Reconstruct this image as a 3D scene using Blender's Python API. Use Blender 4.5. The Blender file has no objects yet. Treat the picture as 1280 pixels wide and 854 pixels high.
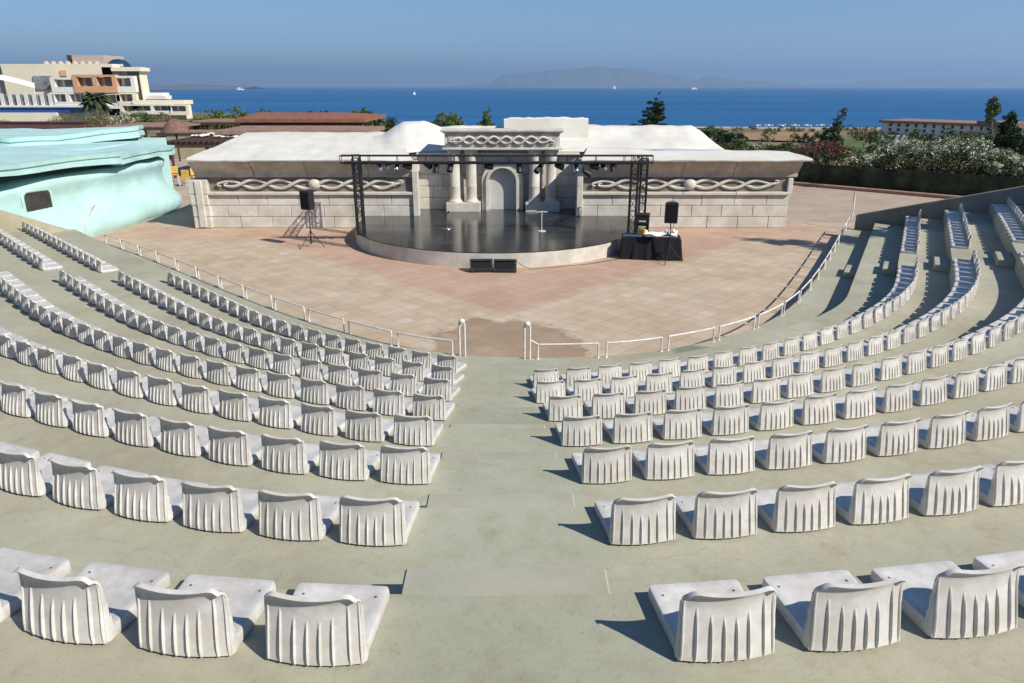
import bpy, bmesh, math, random
from mathutils import Vector, Matrix, noise
random.seed(7)
R = math.radians
C = bpy.context.scene.collection
scene = bpy.context.scene

# ------------------------------------------------------------------ camera
F, HOR, CAMZ = 900.0, 108.0, 5.55          # focal length in photo pixels, horizon row, eye height above the orchestra
TH = math.atan((427 - HOR) / F)
cam_d = bpy.data.cameras.new('camera'); cam = bpy.data.objects.new('camera', cam_d); C.objects.link(cam)
cam.location = (0, 0, CAMZ); cam.rotation_euler = (R(90) - TH, 0, 0)
cam_d.sensor_width = 36; cam_d.lens = F * 36 / 1280; cam_d.clip_end = 80000; cam_d.clip_start = .05
scene.camera = cam

def P(px, py, Y):                          # measured point of the place: photo pixel at a known distance Y
    u = 427 - py
    dx, dy, dz = px - 640, F * math.cos(TH) + u * math.sin(TH), -F * math.sin(TH) + u * math.cos(TH)
    t = Y / dy
    return Vector((dx * t, Y, CAMZ + dz * t))

# ------------------------------------------------------------------ light, sky, view
SUN = Vector((1.05, -.68, 1.0)).normalized()
elev = math.asin(SUN.z)
sd = bpy.data.lights.new('sun', 'SUN'); so = bpy.data.objects.new('sun', sd); C.objects.link(so)
sd.energy = 4.2; sd.angle = R(.5); sd.color = (1, .945, .86)
so.rotation_euler = SUN.to_track_quat('Z', 'Y').to_euler()
w = bpy.data.worlds.new('World'); scene.world = w; w.use_nodes = True
nt = w.node_tree; bg = nt.nodes['Background']; sky = nt.nodes.new('ShaderNodeTexSky')
sky.sky_type = 'NISHITA'; sky.sun_disc = False; sky.sun_elevation = elev
sky.sun_rotation = math.atan2(SUN.x, SUN.y); sky.air_density = 1.0; sky.dust_density = .0; sky.ozone_density = 9.0; sky.altitude = 0
nt.links.new(sky.outputs[0], bg.inputs[0]); bg.inputs[1].default_value = .070
scene.view_settings.view_transform = 'Standard'; scene.view_settings.look = 'None'
scene.view_settings.gamma = 1; scene.view_settings.exposure = .60; scene.view_settings.use_curve_mapping = False
scene.cycles.volume_bounces = 0; scene.cycles.max_bounces = 8
try: scene.cycles.use_denoising = True
except Exception: pass

# ------------------------------------------------------------------ materials
def mat(name, col, rough=.8, var=.12, scale=3.0, bump=0.0, bscale=30.0, col2=None, spec=.3, metal=0.0, stain=0.0, sscale=.6, rnd=0.0, detail=6):
    m = bpy.data.materials.new(name); m.use_nodes = True
    n, l = m.node_tree.nodes, m.node_tree.links
    b = n['Principled BSDF']; b.inputs['Roughness'].default_value = rough; b.inputs['Metallic'].default_value = metal
    b.inputs['Specular IOR Level'].default_value = spec
    tc = n.new('ShaderNodeTexCoord'); vec = tc.outputs['Object']
    if rnd:
        oi = n.new('ShaderNodeObjectInfo'); va = n.new('ShaderNodeVectorMath'); va.operation = 'SCALE'
        va.inputs[0].default_value = (37, 53, 71); l.new(oi.outputs['Random'], va.inputs['Scale'])
        ad = n.new('ShaderNodeVectorMath'); ad.operation = 'ADD'; l.new(vec, ad.inputs[0]); l.new(va.outputs[0], ad.inputs[1]); vec = ad.outputs[0]
    nz = n.new('ShaderNodeTexNoise'); nz.inputs['Scale'].default_value = scale; nz.inputs['Detail'].default_value = detail; nz.inputs['Roughness'].default_value = .62
    l.new(vec, nz.inputs['Vector'])
    rp = n.new('ShaderNodeValToRGB'); c2 = col2 or tuple(c * (1 - var * 1.6) for c in col); c1 = tuple(min(1, c * (1 + var * .8)) for c in col)
    rp.color_ramp.elements[0].position = .3; rp.color_ramp.elements[1].position = .72
    rp.color_ramp.elements[0].color = (*c2, 1); rp.color_ramp.elements[1].color = (*c1, 1)
    l.new(nz.outputs['Fac'], rp.inputs['Fac']); out = rp.outputs['Color']
    if stain:
        s = n.new('ShaderNodeTexNoise'); s.inputs['Scale'].default_value = sscale; s.inputs['Detail'].default_value = 8; s.inputs['Roughness'].default_value = .7
        l.new(vec, s.inputs['Vector'])
        r2 = n.new('ShaderNodeValToRGB'); r2.color_ramp.elements[0].position = .42; r2.color_ramp.elements[1].position = .62
        k = 1 - stain; r2.color_ramp.elements[0].color = (k, k * .97, k * .92, 1); r2.color_ramp.elements[1].color = (1, 1, 1, 1)
        l.new(s.outputs['Fac'], r2.inputs['Fac'])
        mx = n.new('ShaderNodeMix'); mx.data_type = 'RGBA'; mx.blend_type = 'MULTIPLY'; mx.inputs['Factor'].default_value = 1
        l.new(out, mx.inputs['A']); l.new(r2.outputs['Color'], mx.inputs['B']); out = mx.outputs['Result']
    if rnd:
        hs = n.new('ShaderNodeHueSaturation'); mr = n.new('ShaderNodeMapRange'); mr.inputs['To Min'].default_value = 1 - rnd; mr.inputs['To Max'].default_value = 1 + rnd * .5
        l.new(oi.outputs['Random'], mr.inputs['Value']); l.new(mr.outputs[0], hs.inputs['Value']); l.new(out, hs.inputs['Color']); out = hs.outputs['Color']
    l.new(out, b.inputs['Base Color'])
    if bump:
        bn = n.new('ShaderNodeTexNoise'); bn.inputs['Scale'].default_value = bscale; bn.inputs['Detail'].default_value = 5; l.new(vec, bn.inputs['Vector'])
        bu = n.new('ShaderNodeBump'); bu.inputs['Strength'].default_value = bump; bu.inputs['Distance'].default_value = .02
        l.new(bn.outputs['Fac'], bu.inputs['Height']); l.new(bu.outputs['Normal'], b.inputs['Normal'])
    return m

def leafmat(name, a, b_, c_=None, scale=1.2, thr=.6):     # foliage: colour differs leaf by leaf and clump by clump
    m = bpy.data.materials.new(name); m.use_nodes = True
    n, l = m.node_tree.nodes, m.node_tree.links; b = n['Principled BSDF']; b.inputs['Roughness'].default_value = .65; b.inputs['Specular IOR Level'].default_value = .2
    g = n.new('ShaderNodeNewGeometry'); tc = n.new('ShaderNodeTexCoord')
    nz = n.new('ShaderNodeTexNoise'); nz.inputs['Scale'].default_value = scale; nz.inputs['Detail'].default_value = 3; l.new(tc.outputs['Object'], nz.inputs['Vector'])
    ad = n.new('ShaderNodeMath'); ad.operation = 'MULTIPLY_ADD'; ad.inputs[1].default_value = .55; l.new(g.outputs['Random Per Island'], ad.inputs[0]); 
    sc = n.new('ShaderNodeMath'); sc.operation = 'MULTIPLY'; sc.inputs[1].default_value = .5; l.new(nz.outputs['Fac'], sc.inputs[0]); l.new(sc.outputs[0], ad.inputs[2])
    rp = n.new('ShaderNodeValToRGB'); rp.color_ramp.elements[0].color = (*a, 1); rp.color_ramp.elements[1].color = (*b_, 1)
    rp.color_ramp.elements[0].position = .2; rp.color_ramp.elements[1].position = .75
    l.new(ad.outputs[0], rp.inputs['Fac']); out = rp.outputs['Color']
    if c_:
        n2 = n.new('ShaderNodeTexNoise'); n2.inputs['Scale'].default_value = 2.6; n2.inputs['Detail'].default_value = 2; l.new(tc.outputs['Object'], n2.inputs['Vector'])
        a3 = n.new('ShaderNodeMath'); a3.operation = 'MULTIPLY_ADD'; a3.inputs[1].default_value = .22; l.new(g.outputs['Random Per Island'], a3.inputs[0]); l.new(n2.outputs['Fac'], a3.inputs[2])
        gt = n.new('ShaderNodeMath'); gt.operation = 'GREATER_THAN'; gt.inputs[1].default_value = thr; l.new(a3.outputs[0], gt.inputs[0])
        mx = n.new('ShaderNodeMix'); mx.data_type = 'RGBA'; l.new(gt.outputs[0], mx.inputs['Factor']); l.new(out, mx.inputs['A']); mx.inputs['B'].default_value = (*c_, 1); out = mx.outputs['Result']
    l.new(out, b.inputs['Base Color'])
    return m

M = {}
M['seat'] = mat('seat_plastic', (.615, .60, .57), .42, .04, 9, .04, 60, spec=.35, stain=.12, sscale=9, rnd=.10)
M['bolt'] = mat('bolt_metal', (.13, .10, .08), .6, .2, 20)
M['white_metal'] = mat('white_painted_metal', (.74, .73, .69), .45, .08, 8, stain=.15, sscale=4)
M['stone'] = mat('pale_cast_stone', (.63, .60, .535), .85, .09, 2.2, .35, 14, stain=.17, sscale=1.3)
M['stone_shade'] = mat('weathered_shade_stone', (.52, .485, .42), .88, .12, 1.8, .35, 12, stain=.25, sscale=1.1)  # darker copy of the pale stone, with recess and overhang shade in its colour
M['stone_back'] = mat('dark_joint_mortar', (.22, .19, .155), .95, .2, 3)
M['roofwhite'] = mat('white_roof_render', (.71, .69, .625), .8, .05, .8, .5, 3.5, stain=.1, sscale=.5)
M['door_grey'] = mat('grey_door_paint', (.50, .50, .47), .7, .05, 2)
M['black_stage'] = mat('black_stage_floor', (.048, .049, .050), .17, .35, 1.1, .02, 6, spec=.5, stain=.3, sscale=.7)
M['stage_side'] = mat('white_stage_side', (.60, .57, .51), .7, .06, 1.5, .1, 12, stain=.14, sscale=1.5)
M['black_metal'] = mat('black_painted_metal', (.018, .018, .02), .45, .2, 8, spec=.4)
M['black_plastic'] = mat('black_speaker_plastic', (.022, .023, .026), .55, .2, 12, spec=.4)
M['black_grille'] = mat('speaker_grille', (.006, .006, .006), .8, .2, 40)
M['black_cloth'] = mat('black_table_cloth', (.012, .011, .015), .85, .3, 5, .3, 18)
M['chrome'] = mat('polished_lamp_metal', (.72, .72, .74), .22, .05, 8, metal=1.0)
M['paper'] = mat('white_paper', (.78, .77, .74), .7, .04, 5)
M['orange_card'] = mat('orange_card', (.75, .42, .10), .6, .1, 6)
M['turq'] = mat('turquoise_render', (.45, .68, .66), .75, .06, .9, .2, 9, stain=.13, sscale=.8)
M['dark_glass'] = mat('dark_window_glass', (.05, .045, .04), .15, .3, 3, spec=.5)
M['timber'] = mat('dark_brown_timber', (.075, .045, .032), .75, .25, 3)
M['tile_roof'] = mat('terracotta_roof', (.27, .11, .065), .8, .2, 2.2, .3, 9)
M['tile_roof2'] = mat('faded_brown_roof', (.30, .185, .135), .8, .2, 1.5, .3, 9)
M['hotel'] = mat('cream_hotel_render', (.72, .65, .50), .8, .05, .3)
M['hotel_white'] = mat('white_hotel_render', (.72, .70, .64), .8, .05, .3)
M['hotel_orange'] = mat('orange_hotel_render', (.60, .33, .19), .8, .06, .3)
M['hotel_taupe'] = mat('taupe_hotel_render', (.44, .36, .30), .8, .05, .3)
M['hotel_glass'] = mat('hotel_window_glass', (.24, .25, .26), .2, .4, .5, spec=.5)
M['blue_dome'] = mat('blue_dome_paint', (.018, .045, .10), .3, .15, 1, spec=.5)
M['blue_tile'] = mat('blue_pool_tile', (.02, .09, .32), .3, .2, 1, spec=.5)
M['khaki'] = mat('khaki_painted_wall', (.40, .375, .27), .85, .08, 1.2, .2, 25, stain=.15, sscale=.8)
M['bark'] = mat('bark', (.14, .10, .07), .9, .25, 6)
M['leaf_dark'] = leafmat('dark_conifer_leaf', (.010, .022, .010), (.045, .075, .028))
M['leaf_green'] = leafmat('green_leaf', (.025, .05, .012), (.12, .17, .04))
M['leaf_olive'] = leafmat('olive_scrub_leaf', (.09, .075, .035), (.22, .19, .10))
M['leaf_oleander'] = leafmat('oleander_leaf', (.04, .055, .018), (.15, .185, .07), (.66, .67, .52), 1.0, .655)
M['leaf_boug'] = leafmat('bougainvillea_leaf', (.035, .035, .015), (.11, .10, .04), (.36, .035, .11), .9, .70)
M['hedge'] = leafmat('hedge_leaf', (.025, .03, .012), (.10, .105, .035), None, .7)
M['palm'] = leafmat('palm_leaf', (.015, .028, .012), (.06, .08, .03))
M['mesh_fence'] = mat('dark_green_fence_screen', (.062, .078, .036), .9, .55, 1.1, .4, 8, stain=.4, sscale=.9)
M['kerb'] = mat('pink_kerb_stone', (.36, .22, .15), .9, .15, 2)
M['plank_yellow'] = mat('yellow_furniture_plastic', (.62, .40, .10), .5, .1, 4)
M['canvas'] = mat('white_canvas', (.76, .74, .68), .8, .04, 1)
M['fabric_blue'] = mat('faded_blue_fabric', (.33, .34, .50), .9, .2, 3)
M['lamp_glass'] = mat('lamp_lens', (.5, .5, .52), .15, .1, 5, spec=.6)
M['sail'] = mat('boat_white', (.8, .8, .8), .5, .03, 1)

def paving_material():
    m = bpy.data.materials.new('orchestra_paving'); m.use_nodes = True
    n, l = m.node_tree.nodes, m.node_tree.links; b = n['Principled BSDF']; b.inputs['Roughness'].default_value = .85; b.inputs['Specular IOR Level'].default_value = .25
    tc = n.new('ShaderNodeTexCoord'); V = tc.outputs['Object']
    def math_(op, a, c=None, d=None):
        x = n.new('ShaderNodeMath'); x.operation = op
        for i, q in enumerate((a, c, d)):
            if q is None: continue
            if isinstance(q, (int, float)): x.inputs[i].default_value = q
            else: l.new(q, x.inputs[i])
        return x.outputs[0]
    def noise_(s, d=5, r=.6):
        x = n.new('ShaderNodeTexNoise'); x.inputs['Scale'].default_value = s; x.inputs['Detail'].default_value = d; x.inputs['Roughness'].default_value = r; l.new(V, x.inputs['Vector']); return x.outputs['Fac']
    def ramp(f, p0, p1, c0=(0, 0, 0), c1=(1, 1, 1)):
        x = n.new('ShaderNodeValToRGB'); x.color_ramp.elements[0].position = p0; x.color_ramp.elements[1].position = p1
        x.color_ramp.elements[0].color = (*c0, 1); x.color_ramp.elements[1].color = (*c1, 1); l.new(f, x.inputs['Fac']); return x.outputs['Color']
    def mix(f, a, c, mode='MIX'):
        x = n.new('ShaderNodeMix'); x.data_type = 'RGBA'; x.blend_type = mode
        for q, k in ((f, 'Factor'), (a, 'A'), (c, 'B')):
            if isinstance(q, float): x.inputs[k].default_value = q
            elif isinstance(q, tuple): x.inputs[k].default_value = (*q, 1)
            else: l.new(q, x.inputs[k])
        return x.outputs['Result']
    sep = n.new('ShaderNodeSeparateXYZ'); l.new(V, sep.inputs[0]); X, Y = sep.outputs[0], sep.outputs[1]
    # pavers laid diagonally in 45 cm squares
    mp = n.new('ShaderNodeMapping'); mp.inputs['Rotation'].default_value = (0, 0, R(45)); l.new(V, mp.inputs['Vector'])
    br = n.new('ShaderNodeTexBrick'); br.offset = 0; br.inputs['Scale'].default_value = 1; br.inputs['Brick Width'].default_value = .42; br.inputs['Row Height'].default_value = .42
    br.inputs['Mortar Size'].default_value = .011; br.inputs['Color1'].default_value = (.0, .0, .0, 1); br.inputs['Color2'].default_value = (1, 1, 1, 1); br.inputs['Mortar'].default_value = (.35, .35, .35, 1); br.inputs['Bias'].default_value = 0
    l.new(mp.outputs[0], br.inputs['Vector'])
    cell = br.outputs['Color']; joint = br.outputs['Fac']
    sp2 = n.new('ShaderNodeSeparateXYZ'); l.new(mp.outputs[0], sp2.inputs[0])
    half = lambda q: math_('LESS_THAN', math_('FRACT', math_('DIVIDE', q, .84)), .5)
    quarter = math_('MULTIPLY', half(sp2.outputs[0]), half(sp2.outputs[1]))
    tan = mix(noise_(.9), (.49, .375, .26), (.575, .465, .345))
    pale = mix(noise_(2.), (.54, .46, .35), (.61, .54, .44))
    pink = mix(noise_(1.1), (.47, .31, .22), (.545, .375, .28))
    # pale squares dotted over the tan field
    dots = math_('MULTIPLY', quarter, ramp(noise_(.7), .25, .6))
    field = mix(math_('MULTIPLY', dots, .55), tan, pale)
    # pink wedges fanning out from the stage: one to the gate, one each side along the walls
    wob = math_('MULTIPLY', math_('SUBTRACT', noise_(.5), .5), .9)
    ax = math_('ADD', math_('ABSOLUTE', math_('ADD', X, .2)), wob)
    lim = math_('MULTIPLY', math_('SUBTRACT', Y, 17.3), .95)
    inside = ramp(math_('MULTIPLY', math_('SUBTRACT', lim, ax), 1.5), 0, 1)
    wall_band = ramp(math_('ADD', math_('SUBTRACT', Y, 26.6), math_('MULTIPLY', wob, 4.0)), .0, 1.8)
    side = math_('MULTIPLY', wall_band, ramp(math_('SUBTRACT', 30.5, Y), 0, .6))
    side = math_('MULTIPLY', side, .75)
    pinkf = math_('MAXIMUM', inside, side)
    near = ramp(math_('SUBTRACT', 31.0, Y), 0, 1)
    pinkf = math_('MULTIPLY', pinkf, near)
    pinkf = math_('MULTIPLY', pinkf, math_('ADD', .55, math_('MULTIPLY', noise_(1.7), .7)))
    col = mix(pinkf, field, pink)
    # farther plaza behind the building: dull mauve pavers
    far = ramp(math_('SUBTRACT', Y, 30.2), 0, 1)
    col = mix(math_('MULTIPLY', far, .75), col, (.42, .335, .275))
    # damp patch where people walk through the gate, with an irregular rim
    wx = math_('DIVIDE', math_('ADD', X, .2), 1.9); wy = math_('DIVIDE', math_('SUBTRACT', Y, 13.9), 3.7)
    dist = math_('SQRT', math_('ADD', math_('MULTIPLY', wx, wx), math_('MULTIPLY', wy, wy)))
    dist = math_('ADD', dist, math_('MULTIPLY', math_('SUBTRACT', noise_(.9, 8, .65), .5), .9))
    def mr_(f, a, c):
        q = n.new('ShaderNodeMapRange'); q.inputs['From Min'].default_value = a; q.inputs['From Max'].default_value = c; l.new(f, q.inputs['Value']); return q.outputs[0]
    col = mix(math_('MULTIPLY', mr_(dist, 1.22, 1.04), .35), col, (.56, .47, .37))
    col = mix(math_('MULTIPLY', mr_(dist, 1.03, .96), math_('ADD', .35, math_('MULTIPLY', noise_(1.3), .6))), col, (.27, .175, .105))
    # dirt and joints
    dirt = ramp(noise_(.45, 8, .7), .36, .6, (.86, .83, .78), (1, 1, 1))
    col = mix(1.0, col, dirt, 'MULTIPLY')
    tint = mix(.09, (1., 1., 1.), cell)
    col = mix(1.0, col, tint, 'MULTIPLY')
    col = mix(math_('MULTIPLY', joint, .42), col, (.24, .18, .13))
    l.new(col, b.inputs['Base Color'])
    bu = n.new('ShaderNodeBump'); bu.inputs['Strength'].default_value = .25; bu.inputs['Distance'].default_value = .01
    l.new(math_('SUBTRACT', noise_(14), math_('MULTIPLY', joint, .8)), bu.inputs['Height']); l.new(bu.outputs[0], b.inputs['Normal'])
    return m
M['paving'] = paving_material()

def terrace_material():
    m = mat('khaki_terrace_concrete', (.42, .408, .315),   .82, .10, .55, .10, 60, stain=.10, sscale=.35, detail=9)
    n, l = m.node_tree.nodes, m.node_tree.links; b = n['Principled BSDF']
    src = b.inputs['Base Color'].links[0].from_socket
    tc = n.new('ShaderNodeTexCoord')
    def mul(fac_node_scale, lo, hi, a, c, det=10):
        nonlocal src
        x = n.new('ShaderNodeTexNoise'); x.inputs['Scale'].default_value = fac_node_scale; x.inputs['Detail'].default_value = det; x.inputs['Roughness'].default_value = .75
        l.new(tc.outputs['Object'], x.inputs['Vector'])
        r = n.new('ShaderNodeValToRGB'); r.color_ramp.elements[0].position = lo; r.color_ramp.elements[1].position = hi
        r.color_ramp.elements[0].color = (*a, 1); r.color_ramp.elements[1].color = (*c, 1); l.new(x.outputs['Fac'], r.inputs['Fac'])
        mx = n.new('ShaderNodeMix'); mx.data_type = 'RGBA'; mx.blend_type = 'MULTIPLY'; mx.inputs['Factor'].default_value = 1
        l.new(src, mx.inputs['A']); l.new(r.outputs['Color'], mx.inputs['B']); src = mx.outputs['Result']
    mul(6, .36, .56, (.90, .89, .86), (1, 1, 1))
    mul(1.4, .30, .42, (.84, .82, .77), (1, 1, 1))
    mul(38, .30, .44, (.86, .85, .82), (1, 1, 1), 3)
    vo = n.new('ShaderNodeTexVoronoi'); vo.feature = 'DISTANCE_TO_EDGE'; vo.inputs['Scale'].default_value = .42; dn = n.new('ShaderNodeTexNoise'); dn.inputs['Scale'].default_value = 2.5; dn.inputs['Detail'].default_value = 6; l.new(tc.outputs['Object'], dn.inputs['Vector'])
    dv = n.new('ShaderNodeVectorMath'); dv.operation = 'MULTIPLY_ADD'; dv.inputs[1].default_value = (.45, .45, .45); l.new(dn.outputs['Color'], dv.inputs[0]); l.new(tc.outputs['Object'], dv.inputs[2]); l.new(dv.outputs[0], vo.inputs['Vector'])
    cr = n.new('ShaderNodeMapRange'); cr.inputs['From Min'].default_value = .0; cr.inputs['From Max'].default_value = .004; cr.inputs['To Min'].default_value = .90; cr.inputs['To Max'].default_value = 1; l.new(vo.outputs['Distance'], cr.inputs['Value'])
    cm = n.new('ShaderNodeMix'); cm.data_type = 'RGBA'; cm.blend_type = 'MULTIPLY'; cm.inputs['Factor'].default_value = 1; l.new(src, cm.inputs['A']); l.new(cr.outputs[0], cm.inputs['B']); src = cm.outputs['Result']
    mul(3.1, .70, .76, (1, 1, 1), (.84, .81, .75), 6)
    # greener, more worn paint along the central aisle, browner towards the sides
    sep = n.new('ShaderNodeSeparateXYZ'); l.new(tc.outputs['Object'], sep.inputs[0])
    ab = n.new('ShaderNodeMath'); ab.operation = 'ABSOLUTE'; l.new(sep.outputs[0], ab.inputs[0])
    nz = n.new('ShaderNodeTexNoise'); nz.inputs['Scale'].default_value = 1.1; nz.inputs['Detail'].default_value = 8; l.new(tc.outputs['Object'], nz.inputs['Vector'])
    ad = n.new('ShaderNodeMath'); ad.operation = 'ADD'; l.new(ab.outputs[0], ad.inputs[0]); l.new(nz.outputs['Fac'], ad.inputs[1])
    mr = n.new('ShaderNodeMapRange'); mr.inputs['From Min'].default_value = .7; mr.inputs['From Max'].default_value = 1.9; l.new(ad.outputs[0], mr.inputs['Value'])
    mx = n.new('ShaderNodeMix'); mx.data_type = 'RGBA'; l.new(mr.outputs[0], mx.inputs['Factor']); mx.inputs['A'].default_value = (.94, .98, .975, 1); mx.inputs['B'].default_value = (1, 1, 1, 1)
    m2 = n.new('ShaderNodeMix'); m2.data_type = 'RGBA'; m2.blend_type = 'MULTIPLY'; m2.inputs['Factor'].default_value = 1
    l.new(src, m2.inputs['A']); l.new(mx.outputs['Result'], m2.inputs['B']); src = m2.outputs['Result']
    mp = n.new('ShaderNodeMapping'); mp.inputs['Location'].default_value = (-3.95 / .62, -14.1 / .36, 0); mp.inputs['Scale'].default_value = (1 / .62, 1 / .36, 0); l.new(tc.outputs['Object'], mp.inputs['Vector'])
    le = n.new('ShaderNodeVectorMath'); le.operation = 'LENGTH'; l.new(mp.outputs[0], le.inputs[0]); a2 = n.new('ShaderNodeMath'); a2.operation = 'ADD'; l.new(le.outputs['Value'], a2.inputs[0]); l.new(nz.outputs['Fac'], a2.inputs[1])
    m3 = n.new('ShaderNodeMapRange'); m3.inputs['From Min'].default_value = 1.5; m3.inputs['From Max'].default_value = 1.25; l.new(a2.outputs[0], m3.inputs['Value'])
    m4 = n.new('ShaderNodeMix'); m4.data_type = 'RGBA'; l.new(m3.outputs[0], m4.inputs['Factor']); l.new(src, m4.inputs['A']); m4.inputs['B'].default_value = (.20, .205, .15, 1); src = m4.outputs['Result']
    l.new(src, b.inputs['Base Color'])
    return m
M['terrace'] = terrace_material()

# ------------------------------------------------------------------ mesh helpers
class MB:
    def __init__(s): s.bm = bmesh.new()
    def add(s, verts, faces):
        v = [s.bm.verts.new(p) for p in verts]
        for f in faces:
            try: s.bm.faces.new([v[i] for i in f])
            except ValueError: pass
        return s
    def box(s, c, size, bev=0.0, rz=0.0, mtx=None, seg=1):
        t = bmesh.new(); bmesh.ops.create_cube(t, size=1)
        bmesh.ops.scale(t, vec=Vector(size), verts=t.verts)
        if bev: bmesh.ops.bevel(t, geom=list(t.edges), offset=bev, segments=seg, affect='EDGES', profile=.6)
        mt = Matrix.Translation(Vector(c)) @ Matrix.Rotation(rz, 4, 'Z')
        if mtx is not None: mt = mtx @ mt
        bmesh.ops.transform(t, matrix=mt, verts=t.verts); return s.join(t)
    def join(s, t):
        m = bpy.data.meshes.new('tmp'); t.to_mesh(m); t.free(); s.bm.from_mesh(m); bpy.data.meshes.remove(m); return s
    def tube(s, pts, r, n=8, cap=True):
        pts = [Vector(p) for p in pts]; rs = r if isinstance(r, (list, tuple)) else [r] * len(pts)
        rings = []; up = None
        for i, p in enumerate(pts):
            t = (pts[min(i + 1, len(pts) - 1)] - pts[max(i - 1, 0)]).normalized()
            if up is None: up = Vector((0, 0, 1)) if abs(t.z) < .9 else Vector((1, 0, 0))
            a = t.cross(up).normalized(); up = a.cross(t).normalized()
            rings.append([s.bm.verts.new(p + rs[i] * (math.cos(2 * math.pi * k / n) * a + math.sin(2 * math.pi * k / n) * up)) for k in range(n)])
        for a, b in zip(rings, rings[1:]):
            for k in range(n): s.bm.faces.new((a[k], a[(k + 1) % n], b[(k + 1) % n], b[k]))
        if cap and n > 2: s.bm.faces.new(rings[0][::-1]); s.bm.faces.new(rings[-1])
        return s
    def lathe(s, prof, c=(0, 0, 0), n=20, mtx=None):
        t = bmesh.new(); rings = []
        for r, z in prof: rings.append([t.verts.new((r * math.cos(2 * math.pi * k / n), r * math.sin(2 * math.pi * k / n), z)) for k in range(n)])
        for a, b in zip(rings, rings[1:]):
            for k in range(n): t.faces.new((a[k], a[(k + 1) % n], b[(k + 1) % n], b[k]))
        if prof[0][0] > 1e-4: t.faces.new(rings[0][::-1])
        if prof[-1][0] > 1e-4: t.faces.new(rings[-1])
        bmesh.ops.remove_doubles(t, verts=t.verts, dist=1e-5)
        mt = Matrix.Translation(Vector(c)); mt = mt if mtx is None else mt @ mtx
        bmesh.ops.transform(t, matrix=mt, verts=t.verts); return s.join(t)
    def prism(s, poly, z0, z1, bev=0.0):                      # plan polygon, extruded upwards
        t = bmesh.new(); a = [t.verts.new((p[0], p[1], z0)) for p in poly]; b = [t.verts.new((p[0], p[1], z1)) for p in poly]
        k = len(poly); t.faces.new(a[::-1]); t.faces.new(b)
        for i in range(k): t.faces.new((a[i], a[(i + 1) % k], b[(i + 1) % k], b[i]))
        bmesh.ops.recalc_face_normals(t, faces=t.faces)
        if bev: bmesh.ops.bevel(t, geom=[e for e in t.edges], offset=bev, segments=2, affect='EDGES')
        return s.join(t)
    def sphere(s, c, r, n=16, sc=(1, 1, 1)):
        t = bmesh.new(); bmesh.ops.create_uvsphere(t, u_segments=n, v_segments=n // 2 + 2, radius=r); bmesh.ops.scale(t, vec=Vector(sc), verts=t.verts)
        bmesh.ops.translate(t, vec=Vector(c), verts=t.verts); return s.join(t)
    def profile_x(s, prof, x0, x1, n=1, wob=0.0):               # (y, z) closed outline swept along x
        k = len(prof); rings = []
        for i in range(n + 1):
            x = x0 + (x1 - x0) * i / n
            rings.append([s.bm.verts.new((x, p[0] + random.uniform(-wob, wob), p[1] + random.uniform(-wob, wob))) for p in prof])
        for a, b in zip(rings, rings[1:]):
            for i in range(k): s.bm.faces.new((a[i], b[i], b[(i + 1) % k], a[(i + 1) % k]))
        s.bm.faces.new(rings[0]); s.bm.faces.new(rings[-1][::-1]); return s
    def build(s, name, m, parent=None, smooth=None, recalc=True, loc=None):
        if recalc: bmesh.ops.recalc_face_normals(s.bm, faces=s.bm.faces)
        if smooth is not None:
            for f in s.bm.faces: f.smooth = True
            for e in s.bm.edges:
                if len(e.link_faces) == 2 and e.calc_face_angle(0) > R(smooth): e.smooth = False
        me = bpy.data.meshes.new(name); s.bm.to_mesh(me); s.bm.free(); me.materials.append(m)
        o = bpy.data.objects.new(name, me); C.objects.link(o)
        if parent is not None:
            o.parent = parent
            if parent.type == 'EMPTY' and loc is None: o.location = -Vector(parent.location)   # parts are built in place coordinates
            if isinstance(loc, str): pass
        return o

def tag(o, label=None, cat=None, group=None, kind=None):
    if label: o['label'] = label
    if cat: o['category'] = cat
    if group: o['group'] = group
    if kind: o['kind'] = kind
    return o
def thing(name, label, cat, loc=(0, 0, 0), rz=0.0, group=None):
    o = bpy.data.objects.new(name, None); C.objects.link(o); o.location = loc; o.rotation_euler = (0, 0, rz); o.empty_display_size = .1
    return tag(o, label, cat, group)
LOCAL = 'local'                                                 # parts given in the thing's own coordinates
ONES = 'first second third fourth fifth sixth seventh eighth ninth tenth eleventh twelfth thirteenth fourteenth fifteenth sixteenth seventeenth eighteenth nineteenth twentieth'.split()
def nth(i):
    if i <= 20: return ONES[i - 1]
    t = {2: ('twenty', 'twentieth'), 3: ('thirty', 'thirtieth'), 4: ('forty', 'fortieth')}[i // 10]
    return t[1] if i % 10 == 0 else t[0] + '-' + ONES[i % 10 - 1]

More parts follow.
